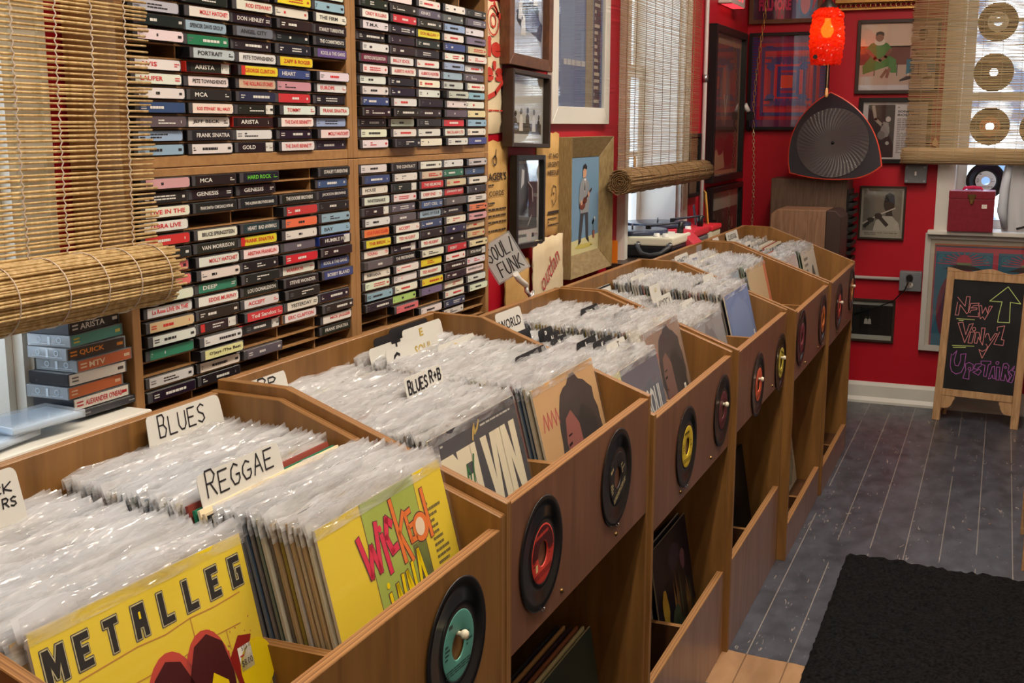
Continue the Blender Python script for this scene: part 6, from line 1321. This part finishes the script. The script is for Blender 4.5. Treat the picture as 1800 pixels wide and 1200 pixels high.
for q in ([(.09,.30),(.085,.27),(.11,.255),(.14,.27)],[(.12,.05),(.10,.09),(.13,.12),(.17,.10),(.20,.13)],[(.07,.02),(.12,.035),(.18,.02),(.22,.04)],[(.15,.16),(.16,.20),(.20,.22)]): b.stroke(q,.010,PBK,1)
b.build('print',t,mat=T((.0,-.0195,.0),(1,0,0),(0,.02,1)))

# ------------------------------------------------------------------ chalkboard
LIGHTW=noisy('pale_pine',(164,126,88),(196,158,116),(9,1.4,9),7,.55,5,.8,.3)
CB=T((-.2265,5.622,.0),(.3735,-.0595,0),(.0,.130,.72))
t=thing('chalkboard','wooden framed chalkboard lettered New Vinyl Upstairs with an arrow, standing before the back wall','chalkboard',mat=CB)
BWD,BHT=.372,.742
for x in (0,BWD-.034):
    b=MB(); b.box(x,0,-.018,x+.034,.690,0,LIGHTW); b.build('leg',t,bevel=.002)
top=[(.0345,.655),(.0345+.303,.655),(BWD-.0345,.698)]
cr=[(0,.6902),(BWD,.6902)]+[(BWD*(1-i/24),  .703+.009*math.cos(i/24*4*math.pi)*(1 if 3<i<21 else .8)) for i in range(25)]
b=MB(); b.prism(cr,-.018,0,LIGHTW,axis='z'); b.box(.0343,.655,-.018,BWD-.0343,.690,0,LIGHTW); b.build('top_rail',t,bevel=.0015)
b=MB(); b.box(.0343,.118,-.018,BWD-.0343,.150,0,LIGHTW); b.build('bottom_rail',t,bevel=.0015)
for s in (0,1):
    q=[(.0343,.1178),(.0343,.060)]+[(.0343+.018+.032*math.sin(a)*1.0,.060+.040*(1-math.cos(a))) for a in (0,.4,.8,1.2,1.5)]+[(.0343+.056,.104),(.0343+.056,.1178)]
    if s: q=[(BWD-x,y) for x,y in q][::-1]
    b=MB(); b.prism(q,-.014,-.003,LIGHTW,axis='z'); b.build('bracket',t)
b=MB(); b.box(.0343,.1503,-.012,BWD-.0343,.6547,-.006,noisy('slate_board',(30,31,33),(42,43,46),(1,1,1),9,.75,5,0,.2)); BRD=b.build('board',t)
# the drawing, traced in board coordinates: corners of the slate in the tracing grid -> slate rectangle
def hom(src,dst):
    A=[];B=[]
    for (x,y),(u,v) in zip(src,dst):
        A.append([x,y,1,0,0,0,-u*x,-u*y]);B.append(u);A.append([0,0,0,x,y,1,-v*x,-v*y]);B.append(v)
    n=8
    for i in range(n):
        p=max(range(i,n),key=lambda r:abs(A[r][i])); A[i],A[p]=A[p],A[i];B[i],B[p]=B[p],B[i]
        for r in range(n):
            if r!=i:
                f=A[r][i]/A[i][i]; A[r]=[a-f*c for a,c in zip(A[r],A[i])]; B[r]-=f*B[i]
    h=[B[i]/A[i][i] for i in range(n)]
    return lambda x,y:((h[0]*x+h[1]*y+h[2])/(h[6]*x+h[7]*y+1),(h[3]*x+h[4]*y+h[5])/(h[6]*x+h[7]*y+1))
Hm=hom([(92,108),(720,150),(660,1110),(28,1035)],[(.0343,.655),(BWD-.0343,.655),(BWD-.0343,.150),(.0343,.150)])
def circ(x,y,r,n=12): return [(x+r*math.cos(2*math.pi*k/n),y+r*math.sin(2*math.pi*k/n)) for k in range(n+1)]
PINK=[[(112,408),(128,300)],[(110,408),(140,410),(152,322),(212,398),(226,388),(238,255),(206,254),(196,335),(128,258)],[(230,385),(246,312),(320,310),(314,326),(270,332),(250,350),(302,350),(300,364),(252,370),(240,392)],[(222,420),(318,426),(316,390)],[(320,332),(342,330),(352,396),(378,345),(398,396),(410,336),(438,336),(374,450),(356,426),(334,442),(318,332)],
 [(140,476),(182,470),(212,576),(240,490),(276,482),(205,645),(140,476)],circ(284,530,15),[(255,555),(292,555),(270,650),(235,648),(255,555)],[(302,556),(330,560),(345,622),(352,520),(382,522),(365,668),(325,600),(314,652),(290,648),(302,556)],[(386,602),(394,572),(414,570),(432,630),(472,570),(492,572),(414,690),(366,780),(335,705),(366,722),(400,706),(412,682),(396,660)],[(490,545),(490,515),(555,504),(530,622),(556,626),(548,672),(466,662),(512,558)]]
LIM=[[(412,292),(570,172),(688,318),(596,305),(596,478),(490,472),(500,400),(522,300),(412,292)],[(126,440),(284,450)],[(146,455),(185,457)],[(97,668),(290,677)],[(105,685),(215,686)]]
PUR=[[(92,740),(84,840),(100,890),(140,915),(186,900),(210,850),(222,740),(176,745),(176,800),(156,845),(130,840),(118,800),(140,714),(104,750)],[(220,830),(252,815),(290,835),(290,878),(256,895),(256,960),(202,950),(226,880),(220,830)],circ(258,870,12),[(362,826),(310,830),(296,868),(338,880),(290,900),(340,926),(366,892),(332,864),(362,845)],[(358,804),(446,806),(446,830),(426,836),(410,940),(386,934),(396,842),(362,834),(358,804)],[(430,960),(460,856),(480,850),(490,960),(472,956),(466,926),(450,956),(430,960)],circ(505,822,13),[(500,856),(530,860),(526,970),(500,968),(500,856)],[(560,830),(590,825),(612,850),(602,890),(622,950),(602,986),(580,922),(574,975),(540,970),(560,830)],circ(580,862,9),[(660,850),(626,890),(612,900),(640,930),(610,985),(640,995),(656,960),(666,900),(640,890),(660,866)]]
a=MB()
for L,c,wd_ in ((PINK,(214,140,140),.0028),(LIM,(196,214,130),.0031),(PUR,(168,96,176),.0028)):
    for st in L: a.stroke([Hm(x,y) for x,y in st],wd_,pm(c,.8),1)
a.v=[(x,y,z-.006+.0004) for x,y,z in a.v]; a.build('chalk_lettering',BRD)
for x in (.02,BWD-.05):
    b=MB(); b.tube([(x+.015,.66,-.030),(x+.015,.10,-.085),(x+.015,.0275,-.0925)],.010,LIGHTW,4,smooth=False); b.build('rear_leg',t)

# ------------------------------------------------------------------ rug and right-hand bin
t=thing('rug','thick black shaggy rug on the dark floorboards of the aisle','rug',(-.372,3.66,0.0))
def rug_mat():
    return noisy('black_shag',(8,8,9),(34,34,37),(1,1,1),110,.95,4,0,.1,.9,p1=.35,p2=.8)
b=MB(); nx,ny=56,150; wx,wy=.80,2.6; rr=random.Random(12); vs=[]
for j in range(ny+1):
    for i in range(nx+1):
        e=i in(0,nx) or j in(0,ny); x=wx*i/nx+(rr.uniform(-.003,.003)); y=-wy*j/ny+rr.uniform(-.003,.003)
        vs.append((x,y-.05*(i/nx),.002 if e else .017+rr.uniform(-.006,.006)))
n=nx+1; b.add(vs,[(j*n+i,(j+1)*n+i,(j+1)*n+i+1,j*n+i+1) for j in range(ny) for i in range(nx)],rug_mat(),True)
b.build('pile',t)
b=MB(); b.poly([(0,0),(wx,-.05),(wx,-wy-.05),(0,-wy)],pm((12,12,13),.9),0); b.v=[(x,y,.0008) for x,y,z in b.v]; b.build('backing',t)
t=thing('record_bin','pale wooden record bin at the right edge of the picture, across the aisle','record bin',(.138,3.74,0))
for y in (0,.352):
    b=MB(); b.box(0,y,0,.50,y+.018,.84,LIGHTW); b.build('side_panel',t,bevel=.001)
b=MB(); b.box(.004,.0185,.08,.016,.3515,.14,LIGHTW); b.build('kick_board',t)
b=MB(); b.box(.004,.0185,.60,.018,.3515,.80,LIGHTW); b.build('front_panel',t)
b=MB(); b.box(.02,.0185,.13,.48,.3515,.145,LIGHTW); b.build('shelf',t)
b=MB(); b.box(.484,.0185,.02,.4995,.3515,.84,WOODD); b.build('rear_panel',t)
